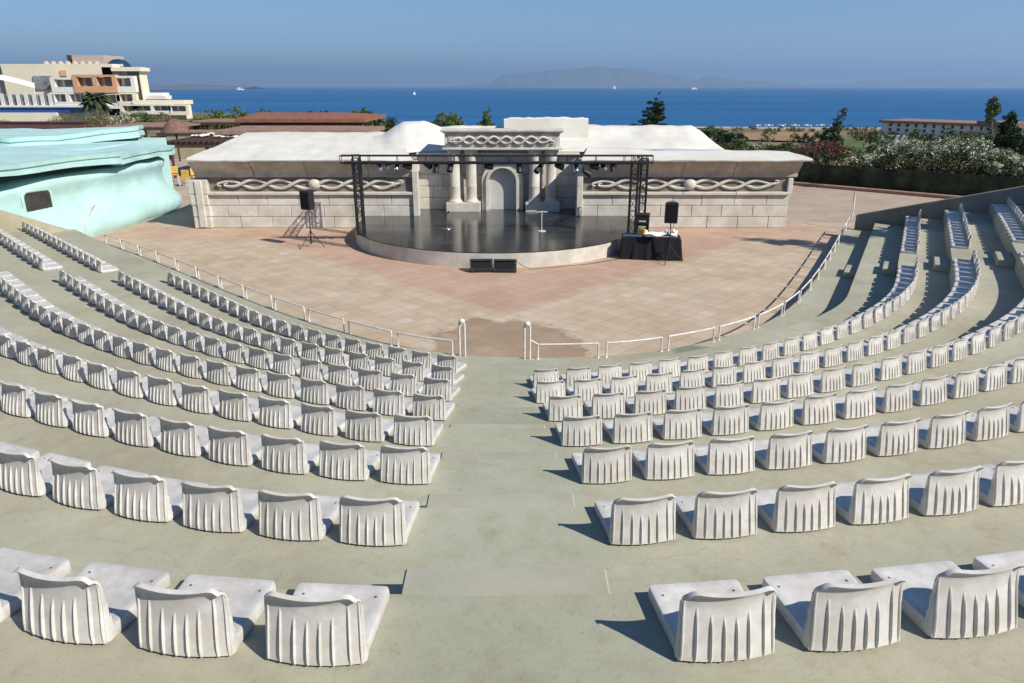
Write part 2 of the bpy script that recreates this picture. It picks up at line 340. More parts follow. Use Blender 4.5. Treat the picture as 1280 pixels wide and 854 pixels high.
# ------------------------------------------------------------------ seating bowl: three-arc rows, offset from one another
CX, CY, R0, PA, DRA, EA, PB, DRB, EB, PITCH = -0.097, 12.39, 0.705, -84.504, 9.699, -28.502, -107.676, 13.228, -135.557, 1.335
def H(k): return 5.2 if k == 0 else (4.86 - .37 * (k - 1) if k < 8 else 2.20 - .37 * (k - 8))
def TZ(k): return CAMZ - H(k)
def row_curve(off, ext=24.0, n=48):
    V = lambda a: Vector((math.cos(R(a)), math.sin(R(a))))
    Ce = Vector((CX, CY)); Cb = Ce - DRB * V(PB); Ca = Ce - DRA * V(PA); out = []
    lin = lambda a, b, k: [a + (b - a) * i / k for i in range(k + 1)]
    l = [Cb + (R0 + DRB + off) * V(a) for a in lin(EB, PB, n)]
    t = Vector((math.sin(R(EB)), -math.cos(R(EB))))
    out += [l[0] + t * d for d in lin(ext, .25, n)] + l
    if R0 + off > .05: out += [Ce + (R0 + off) * V(a) for a in lin(PB, PA, n // 2)][1:]
    r = [Ca + (R0 + DRA + off) * V(a) for a in lin(PA, EA, n)]
    t = Vector((-math.sin(R(EA)), math.cos(R(EA))))
    out += r[1:] + [r[-1] + t * d for d in lin(.25, ext, n)]
    return out
# end walls of the bowl: point and outward direction
WR, WRD = Vector((14.5, 26.5)), Vector((.72, -.69)).normalized()
WL, WLD = Vector((-15.85, 25.9)), Vector((-.35, -.94)).normalized()
WRN = Vector((WRD.y, -WRD.x)); WRN = WRN if WRN.dot(-WR) > 0 else -WRN          # towards the bowl
WLN = Vector((WLD.y, -WLD.x)); WLN = WLN if WLN.dot(-WL) > 0 else -WLN
def inside(p, m=0.0): return (p - WR).dot(WRN) > m and (p - WL).dot(WLN) > m
def clip(poly, m=0.0):
    idx = [i for i, p in enumerate(poly) if inside(p, m)]
    a, b = idx[0], idx[-1]; out = [p.copy() for p in poly[a:b + 1]]
    for (i, j, end) in ((a, a - 1, 0), (b, b + 1, 1)):
        if 0 <= j < len(poly):
            p, q = poly[i], poly[j]; lo, hi = 0.0, 1.0
            for _ in range(24):
                mid = (lo + hi) / 2
                if inside(p + (q - p) * mid, m): lo = mid
                else: hi = mid
            e = p + (q - p) * lo
            if end: out.append(e)
            else: out.insert(0, e)
    return out
WING = {1: .58, 2: .22, 3: .06}
def rowk(k, off):
    a = WING.get(k, 0); out = []
    for p in row_curve(off + EXTRA.get(k, 0)):
        if a and p.x > 3 and p.y > 12.6:
            f = min(1, (p.y - 12.6) / 5.0); f = f * f * (3 - 2 * f); p = p + Vector((.879, -.477)) * a * f
        out.append(p)
    return out
EXTRA = {8: .075}
class Path:
    def __init__(s, pts):
        s.p = pts; s.s = [0.0]
        for a, b in zip(pts, pts[1:]): s.s.append(s.s[-1] + (b - a).length)
    def at(s, d):
        d = max(0, min(d, s.s[-1] - 1e-6)); lo, hi = 0, len(s.s) - 1
        while hi - lo > 1:
            m = (lo + hi) // 2
            if s.s[m] <= d: lo = m
            else: hi = m
        f = (d - s.s[lo]) / max(1e-9, s.s[hi] - s.s[lo]); t = (s.p[hi] - s.p[lo]).normalized()
        return s.p[lo] + (s.p[hi] - s.p[lo]) * f, t
    def find(s, fn):                                            # first arc length where fn turns positive
        d = 0.0
        while d < s.s[-1]:
            if fn(s.at(d)[0]) > 0: return d
            d += .01
        return s.s[-1]
def resample(pts, n):
    pa = Path(pts); return [pa.at(pa.s[-1] * i / n)[0] for i in range(n + 1)]

FRONT = .455                                                      # from the back line of a row to the edge of its tread
KMAX = 12
RAIL = [Vector(p) for p in ((-15.85, 26.4), (-14.81, 25.6), (-11.60, 22.72), (-8.59, 19.78), (-6.54, 17.75), (-4.55, 15.95), (-3.3, 15.0), (-2.26, 14.3), (-1.1, 13.85), (0.0, 13.68), (1.2, 13.68), (2.5, 13.85), (3.97, 14.5), (5.12, 15.25), (6.18, 16.2), (7.44, 17.9), (8.85, 20.3), (10.66, 23.6), (12.2, 26.5), (13.9, 29.6))]
def smooth_poly(pts, it=3):
    for _ in range(it):
        q = [pts[0]]
        for a, b in zip(pts, pts[1:]): q += [a * .75 + b * .25, a * .25 + b * .75]
        q.append(pts[-1]); pts = q
    return pts
RAILP = smooth_poly(RAIL, 3)

def lip_strip(mb, inner, outer, z):
    n = 220; a, b = resample(inner, n), resample(outer, n)
    va = [mb.bm.verts.new((p.x, p.y, z)) for p in a]; vb = [mb.bm.verts.new((p.x, p.y, z)) for p in b]
    for i in range(n): mb.bm.faces.new((va[i], va[i + 1], vb[i + 1], vb[i]))
def riser(mb, line, z0, z1, r=.018):                              # a riser whose top arris is slightly rounded
    n = 220; p = resample(line, n); rows = []
    for i, q in enumerate(p):
        t = (p[min(i + 1, n)] - p[max(i - 1, 0)]).normalized(); nrm = Vector((-t.y, t.x))      # towards the stage
        rows.append([mb.bm.verts.new((q.x + nrm.x * o, q.y + nrm.y * o, z)) for o, z in ((0, z0), (0, z1 - r), (-r * .3, z1 - r * .3), (-r, z1))])
    for a, b in zip(rows, rows[1:]):
        for j in range(3): mb.bm.faces.new((a[j], b[j], b[j + 1], a[j + 1]))
mb = MB(); edges = []
for k in range(0, KMAX + 2):
    edges.append(clip(RAILP) if k == 0 else clip(rowk(k, PITCH * (k - 1) - FRONT)))
for k in range(0, KMAX + 1):
    lip_strip(mb, edges[k], edges[k + 1], TZ(k))
    riser(mb, edges[k], TZ(k - 1) if k > 0 else -.05, TZ(k))
terr = mb.build('terrace', M['terrace'], smooth=40); tag(terr, kind='structure')

# low half steps in front of each riser, along the central aisle and the side gap
stepm = mat('step_concrete', (.385, .378, .30), .85, .08, 1.5, .1, 50, stain=.08, sscale=1)
def half_step(p, t, k, wdt, label, dep=.50):
    nrm = Vector((-t.y, t.x)); h = (TZ(k) - TZ(k - 1)) / 2
    c = p + nrm * (dep / 2 + .004); o = MB().box((c.x, c.y, TZ(k - 1) + .001 + h / 2), (wdt, dep - .006, h), .012, math.atan2(t.y, t.x)).build('concrete_step', stepm)
    tag(o, label, 'step', 'concrete half steps of the seating bowl')
for k in range(1, 9):
    e = Path(rowk(k, PITCH * (k - 1) - FRONT)); a = -.42 + .045 * k
    p, t = e.at(e.find(lambda q: q.x - (a + .02)))
    if k == 1: continue
    half_step(p, t, k, 1.07, 'low concrete half step in the central aisle below the %s riser counted from the gate' % nth(k - 1))
GAPS = {k: (18.75 - 1.05 * (k - 2), 20.0 - 1.05 * (k - 2)) for k in range(1, 9)}
for k in range(1, 6):
    e = Path(rowk(k, PITCH * (k - 1) - FRONT)); ym = sum(GAPS[k]) / 2 + .05
    p, t = e.at(e.find(lambda q: q.y - ym if q.x > 4 else -1))
    half_step(p, t, k, 1.0, 'small sunlit concrete step block in the shaded side gap, %s from the paving' % nth(k), .36)

# ------------------------------------------------------------------ seats
def seat_meshes():
    HB, WB = .340, .405                                            # height and width of the back
    def back_pt(u, v):                                              # u across -1..1, v up 0..1, front face
        wv = WB / 2 * (1 - .055 * v)
        r = .055; x = u * wv; z = .018 + v * (HB - .018)
        if v > .86: x *= 1 - .05 * ((v - .86) / .14) ** 2
        lean = .078 * v - .006 - .050 * v ** 6
        z -= .018 * v ** 6 * (1 - u * u) * 0.9                      # top edge dips a little in the middle
        z -= .03 * max(0, abs(u) - .86) / .14 * v ** 8
        y = lean + .027 * u * u * (1 - .2 * v) + .006 * (1 - v) ** 4
        return Vector((x, y, z))
    nx, nz = 18, 14; mb = MB(); th = .010
    g0 = [[back_pt(-1 + 2 * i / nx, j / nz) for i in range(nx + 1)] for j in range(nz + 1)]
    fr = [[mb.bm.verts.new(g0[j][i]) for i in range(nx + 1)] for j in range(nz + 1)]
    bk = [[mb.bm.verts.new(g0[j][i] + Vector((0, -th - (.012 if j == nz else .004 if j == nz - 1 else 0), -.004 if j == nz else 0))) for i in range(nx + 1)] for j in range(nz + 1)]
    for j in range(nz):
        for i in range(nx):
            mb.bm.faces.new((fr[j][i], fr[j][i + 1], fr[j + 1][i + 1], fr[j + 1][i])); mb.bm.faces.new((bk[j][i], bk[j + 1][i], bk[j + 1][i + 1], bk[j][i + 1]))
    for i in range(nx):
        mb.bm.faces.new((fr[nz][i], fr[nz][i + 1], bk[nz][i + 1], bk[nz][i])); mb.bm.faces.new((fr[0][i + 1], fr[0][i], bk[0][i], bk[0][i + 1]))
    for j in range(nz):
        mb.bm.faces.new((fr[j][0], fr[j + 1][0], bk[j + 1][0], bk[j][0])); mb.bm.faces.new((fr[j + 1][nx], fr[j][nx], bk[j][nx], bk[j + 1][nx]))
    # ribs on the rear face, deepest at the foot and running out upwards
    for u, top, dp in ((-.95, .90, .016), (-.68, .74, .022), (-.38, .64, .024), (-.11, .60, .024), (.15, .60, .024), (.41, .66, .024), (.74, .86, .022), (.95, .90, .016)):
        hw = .0050; n = 10; rings = []
        for j in range(n + 1):
            v = .0 + top * j / n; p = back_pt(u, v); d = .62 * dp * (1 - (j / n) ** 5) * (.45 if j == 0 else .85 if j == 1 else 1) + .001
            foot = .006 if j == 0 else 0
            rings.append([mb.bm.verts.new((p.x + sx * hw * (1.25 if yy == 0 else .8), p.y - th + .003 - yy * d, p.z)) for sx, yy in ((-1, 0), (-1, .75), (0, 1.0), (1, .75), (1, 0))])
        for a, b in zip(rings, rings[1:]):
            for q in range(4): mb.bm.faces.new((a[q], a[q + 1], b[q + 1], b[q]))
        mb.bm.faces.new(rings[0]); mb.bm.faces.new(rings[-1])
    # side webs with stacking steps between back and pan
    for sx in (-1, 1):
        prev = None
        for v, f in ((0, .05), (.12, .048), (.13, .036), (.30, .030), (.31, .020), (.52, .016), (.53, .008), (.8, .002)):
            p = back_pt(sx * .985, v); a = mb.bm.verts.new((p.x, p.y - th, p.z)); b = mb.bm.verts.new((p.x + sx * .004, p.y + f, p.z)); c = mb.bm.verts.new((p.x + sx * .010, p.y - .004 + f * .3, p.z))
            if prev: mb.bm.faces.new((prev[0], prev[2], c, a)); mb.bm.faces.new((prev[2], prev[1], b, c))
            prev = (a, b, c)
    bm_ = mb
    o1 = bm_.build('backrest', M['seat'], None, smooth=38); me_b = o1.data; bpy.data.objects.remove(o1)
    # pan: a dished slab with rolled edges and rounded corners, sitting on the tread
    mb = MB(); n = 6
    W0, W1, L0, L1, ht = .40, .425, .030, .438, .058
    def outline(ins):
        pts = []; rc = max(.006, .026 - ins)
        cs = ((-W1 / 2 + ins, L1 - ins, 90, 180), (-W0 / 2 + ins, L0 + ins, 180, 270), (W0 / 2 - ins, L0 + ins, 270, 360), (W1 / 2 - ins, L1 - ins, 0, 90))
        for cx, cy, a0, a1 in cs:
            sx = 1 if cx < 0 else -1; sy = -1 if cy > .2 else 1
            for i in range(5):
                a = R(a0 + (a1 - a0) * i / 4); pts.append((cx + sx * rc + rc * math.cos(a), cy + sy * rc + rc * math.sin(a)))
        return pts
    levels = [(0.004, .002), (0, .012), (0, ht - .012), (.004, ht - .003), (.012, ht), (.05, ht - .004), (.10, ht - .007), (.16, ht - .008)]
    rings = [[mb.bm.verts.new((x, y, z + (.012 * max(0, (.10 - y) / .1) ** 2 if z > .05 else 0) + (.006 * (x / .2) ** 2 if z > .05 else 0))) for x, y in outline(i)] for i, z in levels]
    k = len(rings[0])
    for a, b in zip(rings, rings[1:]):
        for q in range(k): mb.bm.faces.new((a[q], a[(q + 1) % k], b[(q + 1) % k], b[q]))
    mb.bm.faces.new(rings[-1]); mb.bm.faces.new(rings[0][::-1])
    o2 = mb.build('seat_pan', M['seat'], None, smooth=50); me_p = o2.data; bpy.data.objects.remove(o2)
    mb = MB(); mb.lathe([(.0, .006), (.006, .005), (.008, .002), (.0085, 0)], n=10)
    o3 = mb.build('bolt', M['bolt'], None, smooth=40); me_o = o3.data; bpy.data.objects.remove(o3)
    return me_b, me_p, me_o
ME_B, ME_P, ME_O = seat_meshes()
def seat(x, y, z, rz, label, bolts, group):
    t = bpy.data.objects.new('stadium_seat', None); C.objects.link(t); t.location = (x, y, z); t.rotation_euler = (random.gauss(0, .008), 0, rz); t.empty_display_size = .1
    tag(t, label, 'seat', group)
    p = bpy.data.objects.new('seat_pan', ME_P); C.objects.link(p); p.parent = t
    b = bpy.data.objects.new('backrest', ME_B); C.objects.link(b); b.parent = t
    b.rotation_euler.x = random.gauss(0, .018)
    if bolts:
        for sx in (-1, 1):
            q = bpy.data.objects.new('bolt', ME_O); C.objects.link(q); q.parent = p; q.location = (sx * .165, .36, .055)
    return t
def in_view(p, z, m=30):
    d = Vector((p.x, p.y, z - CAMZ)); zc = d.y * math.cos(TH) - d.z * math.sin(TH); yc = d.y * math.sin(TH) + d.z * math.cos(TH)
    if zc < .3: return False
    px, py = 640 + F * d.x / zc, 427 - F * yc / zc
    return -m < px < 1280 + m and py < 854 + m
SEATS = []
RX0 = {2: .54, 3: .54, 4: .63, 5: .69, 6: .76, 7: .80, 8: .87}
LX0 = {1: -1.19, 2: -1.13, 3: -1.06, 4: -1.00, 5: -.99, 6: -.87, 7: -.86, 8: -.80}
LEND = {1: -8.95, 2: -9.51, 3: -10.22, 4: -10.9}
LRES = {2: -10.62, 3: -11.25, 4: -11.9}
SP = .525
for k in range(1, 9):
    pa = Path(rowk(k, PITCH * (k - 1))); sp = .55 if k == 8 else SP
    if k in RX0:
        d = pa.find(lambda q: q.x - RX0[k]); i = 1; past = False; g0, g1 = GAPS[k]
        while True:
            p, t = pa.at(d)
            if not past and p.y > g0 - .2 and p.x > 3: 
                d = pa.find(lambda q: (q.y - g1 - .22) if q.x > 4 else -1); past = True; i = 1; p, t = pa.at(d)
            if not inside(p, .34) or d >= pa.s[-1] - .1: break
            if in_view(p, TZ(k), 8 + 140 / max(.6, (p.y + 1) / 2.2)): SEATS.append((k, 'R', past, i, p, t))
            d += sp; i += 1
    d = pa.find(lambda q: q.x - LX0[k]); i = 1; past = False
    while d > .3:
        p, t = pa.at(d)
        if not past and k in LEND and p.x < LEND[k] - .05:
            if k not in LRES: break
            d = pa.find(lambda q: q.x - LRES[k]); past = True; i = 1; p, t = pa.at(d)
        if not inside(p, .30): break
        if in_view(p, TZ(k), 8 + 140 / max(.6, (p.y + 1) / 2.2)): SEATS.append((k, 'L', past, i, p, t))
        d -= sp; i += 1
print('SEATS', len(SEATS))
ROWN = {1: 'front row', 8: 'rearmost row'}
SEATS.sort(key=lambda s: s[4].length)
for (k, side, past, i, p, t) in SEATS:
    kk = k if side == 'L' else k - 1
    rn = 'front row' if kk == 1 else nth(kk) + ' row back' 
    blk = "turquoise building's side" if side == 'L' else "hedge side"
    lab = 'white ribbed seat, %s %s, %s, %s' % (nth(i), 'past the side gap' if past else 'from the central aisle', rn, blk)
    seat(p.x, p.y, TZ(k), math.atan2(t.y, t.x) + random.gauss(0, .012), lab, k >= 6, 'white plastic seats in curved rows')

# ------------------------------------------------------------------ end walls of the bowl
def end_wall(name, W, D, N, t0, t1, ztop, zlow, thick, label, m):
    mb = MB(); n = 12; rings = []
    for i in range(n + 1):
        t = t0 + (t1 - t0) * i / n; p = W + D * t; q = p - N * thick; zt = ztop(t)
        rings.append([mb.bm.verts.new((p.x, p.y, zlow)), mb.bm.verts.new((p.x, p.y, zt - .015)), mb.bm.verts.new((p.x - N.x * .015, p.y - N.y * .015, zt)), mb.bm.verts.new((q.x, q.y, zt)), mb.bm.verts.new((q.x, q.y, zlow))])
    for a, b in zip(rings, rings[1:]):
        for j in range(4): mb.bm.faces.new((a[j], b[j], b[j + 1], a[j + 1]))
    mb.bm.faces.new(rings[0]); mb.bm.faces.new(rings[-1][::-1])
    o = mb.build(name, m); tag(o, label, 'wall'); return o
end_wall('retaining_wall', WR, WRD, WRN, -1.75, 16, lambda t: 1.42 + .300 * t, -.05, .35, 'shaded concrete end wall rising beside the seats on the hedge side', mat('shade_grey_wall', (.26, .25, .215), .9, .1, 1.2, .2, 20, stain=.2, sscale=.7))  # grey toned darker so that this wall's shade sits in its colour
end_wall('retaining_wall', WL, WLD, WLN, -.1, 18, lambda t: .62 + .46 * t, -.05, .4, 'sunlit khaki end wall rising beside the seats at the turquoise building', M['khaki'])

# ------------------------------------------------------------------ knee rails along the paving
RH = .31
def rail_section(pts, zb, label, tall0=False):
    t = thing('knee_rail', label, 'railing', (pts[0].x, pts[0].y, zb), 0, 'white knee rail sections around the orchestra')
    top = [Vector((p.x, p.y, zb + RH)) for p in pts]
    MB().tube(top, .019, 8).build('top_rail', M['white_metal'], t, smooth=50)
    for p in (pts[0], pts[-1]):
        MB().tube([(p.x, p.y, zb - .002), (p.x, p.y, zb + RH)], .018, 8).build('post', M['white_metal'], t, smooth=50)
        MB().lathe([(.04, 0), (.04, .008), (.018, .01)], (p.x, p.y, zb), 10).build('foot_plate', M['white_metal'], t, smooth=40)
rp = Path(RAILP); zb = TZ(0)
off = lambda d: (lambda q: q[0] - Vector((-q[1].y, q[1].x)) * .06)(rp.at(d))
dR = rp.find(lambda q: q.x - .36); dL = rp.find(lambda q: q.x + 1.06)
def gate(d, sgn, label):
    a = off(d); b = off(d - sgn * .11)
    t = thing('gate_post', label, 'gate post', (a.x, a.y, zb))
    for p in (a, b): MB().tube([(p.x, p.y, zb), (p.x, p.y, zb + .70)], .02, 8).build('post', M['white_metal'], t, smooth=50)
    m = (a + b) / 2
    MB().sphere((m.x, m.y, zb + .74), .055, 12, (1.2, 1, 1)).build('cap', M['white_metal'], t, smooth=60)
    c = off(d + sgn * .16)
    MB().tube([(a.x, a.y, zb + RH + .10), (c.x, c.y, zb + RH)], .017, 8).build('brace', M['white_metal'], t, smooth=50)
gate(dR, 1, 'tall white double gate post at the aisle foot on the hedge side')
gate(dL, -1, 'tall white double gate post at the aisle foot on the turquoise building side')
for sgn, d0, side in ((1, dR, 'hedge side'), (-1, dL, "turquoise building's side")):
    d = d0 + sgn * .16; i = 1
    while True:
        ln = 1.22 if sgn > 0 else 1.28
        e = d + sgn * ln
        if e > rp.s[-1] - .05 or e < .8: break
        pts = [off(d + (e - d) * j / 5) for j in range(6)]
        rail_section(pts, zb, 'low white tube railing, %s section from the gate on the %s' % (nth(i), side))
        d = e + sgn * .17; i += 1
# tall end posts of the rail
for d, side, lean in ((rp.s[-1] - .02, 'hedge side', .1), (.45, "turquoise building's side", .25)):
    a = off(d); t = thing('handrail_post', 'tall leaning grey handrail post at the far end of the railing, %s' % side, 'post', (a.x, a.y, zb))
    MB().tube([(a.x, a.y, zb), (a.x + .02, a.y, zb + .5), (a.x + lean, a.y + .25, zb + 1.0)], .028, 8).build('upright', M['white_metal'], t, smooth=50)
    MB().tube([(a.x + lean * .5, a.y + .12, zb + .72), (a.x + lean, a.y + .25, zb + 1.0), (a.x + lean * 1.3, a.y + .32, zb + 1.12)], .030, 8).build('grip', M['hotel_taupe'], t, smooth=50)

# ------------------------------------------------------------------ ground, sea, far hills
mb = MB(); mb.add([(-60, 8, 0), (40, 8, 0), (40, 62, 0), (-60, 62, 0)], [(0, 1, 2, 3)])
tag(mb.build('paving', M['paving']), kind='structure')
SEA = -24.5
def land_z(x, y):
    d = y
    z = -.25 if d < 50 else -.25 - (d - 50) * (24.6 / 520.)
    if d > 50 and x < -40:
        f = min(1, (-40 - x) / 14) * max(0, min(1, (205 - d) / 40)); z = z * (1 - f) - .8 * f
    z += noise.noise((x * .02, y * .02, 0)) * min(2.0, max(0, (d - 60) * .02))
    if x > 300: z += min(30, (x - 300) * .06) * max(0, min(1, (d - 250) / 300.)) * 0
    return z
mb = MB(); nx, ny = 90, 110; g = []
for j in range(ny + 1):
    y = -120 + 180 * (j / 40) if j <= 40 else 60 + 640 * ((j - 40) / (ny - 40)) ** 1.3
    row = []
    for i in range(nx + 1):
        u = -1 + 2 * i / nx; x = (60 + max(0, y) * 1.3 + 60) * u
        z = land_z(x, y)
        if y < 8: z = -.25
        row.append(mb.bm.verts.new((x, y, z)))
    g.append(row)
for j in range(ny):
    for i in range(nx): mb.bm.faces.new((g[j][i], g[j][i + 1], g[j + 1][i + 1], g[j + 1][i]))
land_m = mat('dry_scrub_land', (.23, .17, .095), .95, .3, .035, .4, 1.2, col2=(.055, .075, .025), detail=10)
tag(mb.build('ground', land_m, smooth=80), kind='structure')
# pale beach strip, sea
mb = MB(); g = []
for i in range(61):
    x = -420 + 1200 * i / 60; row = []
    for q in range(7):
        y = 470 + 9 * math.sin(x * .012) + 18 * q; row.append(mb.bm.verts.new((x, y, max(land_z(x, y), SEA - .2) + .55)))
    g.append(row)
for a, b in zip(g, g[1:]):
    for q in range(6): mb.bm.faces.new((a[q], b[q], b[q + 1], a[q + 1]))
tag(mb.build('beach', mat('pale_beach_sand', (.42, .36, .27), .95, .12, .02)), kind='structure')
def sea_material():
    m = bpy.data.materials.new('deep_blue_sea'); m.use_nodes = True; n, l = m.node_tree.nodes, m.node_tree.links; b = n['Principled BSDF']
    b.inputs['Roughness'].default_value = .45; b.inputs['IOR'].default_value = 1.33; b.inputs['Specular IOR Level'].default_value = .12
    tc = n.new('ShaderNodeTexCoord'); mp = n.new('ShaderNodeMapping'); mp.inputs['Scale'].default_value = (.0012, .006, 1); l.new(tc.outputs['Object'], mp.inputs['Vector'])
    nz = n.new('ShaderNodeTexNoise'); nz.inputs['Scale'].default_value = 1; nz.inputs['Detail'].default_value = 8; nz.inputs['Roughness'].default_value = .6; l.new(mp.outputs[0], nz.inputs['Vector'])
    rp = n.new('ShaderNodeValToRGB'); rp.color_ramp.elements[0].color = (.006, .074, .205, 1); rp.color_ramp.elements[1].color = (.020, .130, .29, 1); rp.color_ramp.elements[0].position = .3; rp.color_ramp.elements[1].position = .75
    l.new(nz.outputs['Fac'], rp.inputs['Fac']); l.new(rp.outputs['Color'], b.inputs['Base Color'])
    wv = n.new('ShaderNodeTexNoise'); wv.inputs['Scale'].default_value = .25; wv.inputs['Detail'].default_value = 4; l.new(tc.outputs['Object'], wv.inputs['Vector'])
    bu = n.new('ShaderNodeBump'); bu.inputs['Strength'].default_value = .3; bu.inputs['Distance'].default_value = 1; l.new(wv.outputs['Fac'], bu.inputs['Height']); l.new(bu.outputs[0], b.inputs['Normal'])
    return m
mb = MB(); mb.add([(-45000, 250, SEA), (45000, 250, SEA), (45000, 42000, SEA), (-45000, 42000, SEA)], [(0, 1, 2, 3)])
tag(mb.build('sea', sea_material()), kind='structure')
def ridge(name, Y, pts, depth, seed, m):
    mb = MB(); random.seed(seed); n = 160; rows = []
    xs = [pts[0][0] + (pts[-1][0] - pts[0][0]) * i / n for i in range(n + 1)]
    def hgt(px):
        for a, b in zip(pts, pts[1:]):
            if a[0] <= px <= b[0]: f = (px - a[0]) / (b[0] - a[0]); f = f * f * (3 - 2 * f); return a[1] + (b[1] - a[1]) * f
        return pts[-1][1]
    for px in xs:
        py = hgt(px) - 1.6 * (noise.fractal((px * .06, seed, 0), 1.0, 2.0, 4) ) * min(1, (108 - hgt(px)) / 6)
        top = P(px, min(py, 108.3), Y)
        rows.append([mb.bm.verts.new((top.x, Y - depth, SEA - 5)), mb.bm.verts.new((top.x + 40 * noise.noise((px * .2, 3, seed)), Y - depth * .45, SEA + (top.z - SEA) * (.45 + .2 * noise.noise((px * .1, 0, seed))))), mb.bm.verts.new((top.x, Y, top.z)), mb.bm.verts.new((top.x, Y + depth, SEA - 5))])
    for a, b in zip(rows, rows[1:]):
        for j in range(3): mb.bm.faces.new((a[j], b[j], b[j + 1], a[j + 1]))
    tag(mb.build(name, m, smooth=60), kind='structure')
hill_m = mat('far_island_rock', (.16, .145, .11), .95, .2, .001)
ridge('hills', 21000, [(560, 108), (612, 104), (630, 94), (655, 92), (690, 88), (715, 86.5), (745, 83.5), (775, 85.5), (800, 86), (835, 93), (868, 99), (890, 94), (905, 98), (930, 101), (1000, 106), (1020, 108)], 1500, 3, hill_m)
ridge('hills', 24000, [(960, 108), (1040, 105), (1100, 101), (1160, 98), (1220, 96), (1290, 95), (1400, 97)], 1800, 9, hill_m)
ridge('hills', 9000, [(120, 107.5), (190, 106.2), (230, 105.6), (260, 106.2), (290, 106.9), (318, 108.2)], 500, 5, hill_m)
random.seed(21)

# ------------------------------------------------------------------ stage
SC, SR, SZ = Vector((-.6, 28.2)), 5.45, .50
WY = 29.8                                                          # face of the long walls
st = thing('stage', 'round low stage with glossy black floor and curved white side', 'stage', (SC.x, SC.y, 0))
def stage_outline(r, n=72):
    pts = []
    for i in range(n + 1):
        a = R(180 + 180 * i / n); pts.append((SC.x + r * math.cos(a), SC.y + r * math.sin(a)))
    return pts
pl = stage_outline(SR); pl = [(pl[0][0], WY - .03)] + pl + [(pl[-1][0], WY - .03), (2.84, WY - .03), (2.84, 31.55), (-4.02, 31.55), (-4.02, WY - .03)]
mb = MB(); mb.prism(pl, -.02, SZ - .02); mb.build('platform', M['stage_side'], st, smooth=30)
pf = [(x, y) for x, y in pl]
mb = MB(); mb.prism([((x - SC.x) * .998 + SC.x, y + (.01 if y < SC.y else 0)) for x, y in pl], SZ - .0195, SZ + .012, .004); mb.build('stage_floor', M['black_stage'], st)

# ------------------------------------------------------------------ stage building
bd = thing('stage_building', 'long pale stone stage building with columns, braided frieze and white roof', 'building', (-.6, 30.5, 0))
def block_wall(x0, x1, y, name, flip=False):
    t = MB(); t.box(((x0 + x1) / 2, y + .36, 1.2), (x1 - x0 - .03, .6, 2.5)); t.build('wall_core', M['stone_back'], bd)
    mb = MB(); zs = (0.0, .47, .93, 1.36); nrow = 0
    for z0, z1 in zip(zs, zs[1:]):
        x = x0; wd = 1.28; first = True
        while x < x1 - .01:
            ww = wd * random.uniform(.92, 1.08) * ((.55 if nrow % 2 else 1) if first else 1); first = False
            e = x + ww
            if x1 - e < .5: e = x1
            g = .009
            mb.box(((x + e) / 2, y + .04 + random.uniform(-.008, .008), (z0 + z1) / 2), (e - x - 2 * g, .12, z1 - z0 - 2 * g), .014)
            x = e
        nrow += 1
    mb.build(name, M['stone'], bd)
    # ledge, recessed frieze panel
    mb = MB(); x = x0
    while x < x1 - .05:
        e = min(x1, x + random.uniform(1.7, 2.2)); e = x1 if x1 - e < .6 else e
        mb.box(((x + e) / 2, y - .01, 1.425), (e - x - .012, .26, .125), .018); x = e
    mb.build('ledge', M['stone'], bd)
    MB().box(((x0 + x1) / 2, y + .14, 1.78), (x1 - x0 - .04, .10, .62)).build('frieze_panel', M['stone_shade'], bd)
def braid(x0, x1, y, z, amp, r, waves, name, mid=None, parent=bd):
    for st_ in (0, 1):
        pts, rs = [], []; n = int(waves * 16); ua, ub = (0.0, .965) if st_ == 0 else (.035, 1.0)
        for i in range(n + 1):
            u = ua + (ub - ua) * i / n; a = u * waves * math.pi + .6
            e_ = min(1, .45 + 5.0 * min(u - ua, ub - u)); x = x0 + (x1 - x0) * u
            pts.append((x, y - .05 - .05 * math.sin(2 * a) * 0 + (.045 if st_ else -.045) * math.cos(a) * (1 if True else 1), z + (amp if st_ == 0 else -amp) * e_ * math.sin(a))); rs.append(r * (.72 + .28 * min(1, 14 * min(u - ua, ub - u))))
        for end in (0, 1):                                          # curled tips
            p = Vector(pts[0] if end == 0 else pts[-1]); sx = -1 if end == 0 else 1; s_ = 1 if (pts[1] if end == 0 else pts[-2])[2] > p.z else -1
            curl = [p + Vector((sx * .10 * math.sin(b), -.01, s_ * -.055 * (1 - math.cos(b)))) for b in (R(30), R(75), R(120), R(170), R(215))]
            cr = [r * .75, r * .7, r * .62, r * .5, r * .35]
            if end == 0: pts = [tuple(c) for c in curl[::-1]] + pts; rs = cr[::-1] + rs
            else: pts = pts + [tuple(c) for c in curl]; rs = rs + cr
        MB().tube(pts, rs, 10).build(name, M['stone'], parent, smooth=60)
    if mid: MB().sphere((mid, y - .05, z), .235, 18, (1.12, .75, .95)).build('boss', M['stone'], bd, smooth=60)
def cornice(x0, x1, y, zoff, hipl, hipr):
    # coved band of weathered blocks, toned darker for the shade, under a white overhang
    mb = MB(); x = x0
    while x < x1 - .05:
        e = min(x1, x + random.uniform(1.9, 2.5)); e = x1 if x1 - e < .8 else e
        dz, dy = random.uniform(-.02, .02), random.uniform(-.02, .02)
        pr = [(y + .30, 2.06), (y + .02, 2.06), (y - .02, 2.10), (y - .03 + dy, 2.24), (y - .10 + dy, 2.34), (y - .24 + dy, 2.46), (y - .40 + dy, 2.60 + dz), (y - .50 + dy, 2.74 + dz), (y + .30, 2.74 + dz)]
        a = x + .012 - (.0 if x > x0 else 0); mb.profile_x(pr, a, e - .012, 3, .006); x = e
    mb.build('cornice', M['stone_shade'], bd)
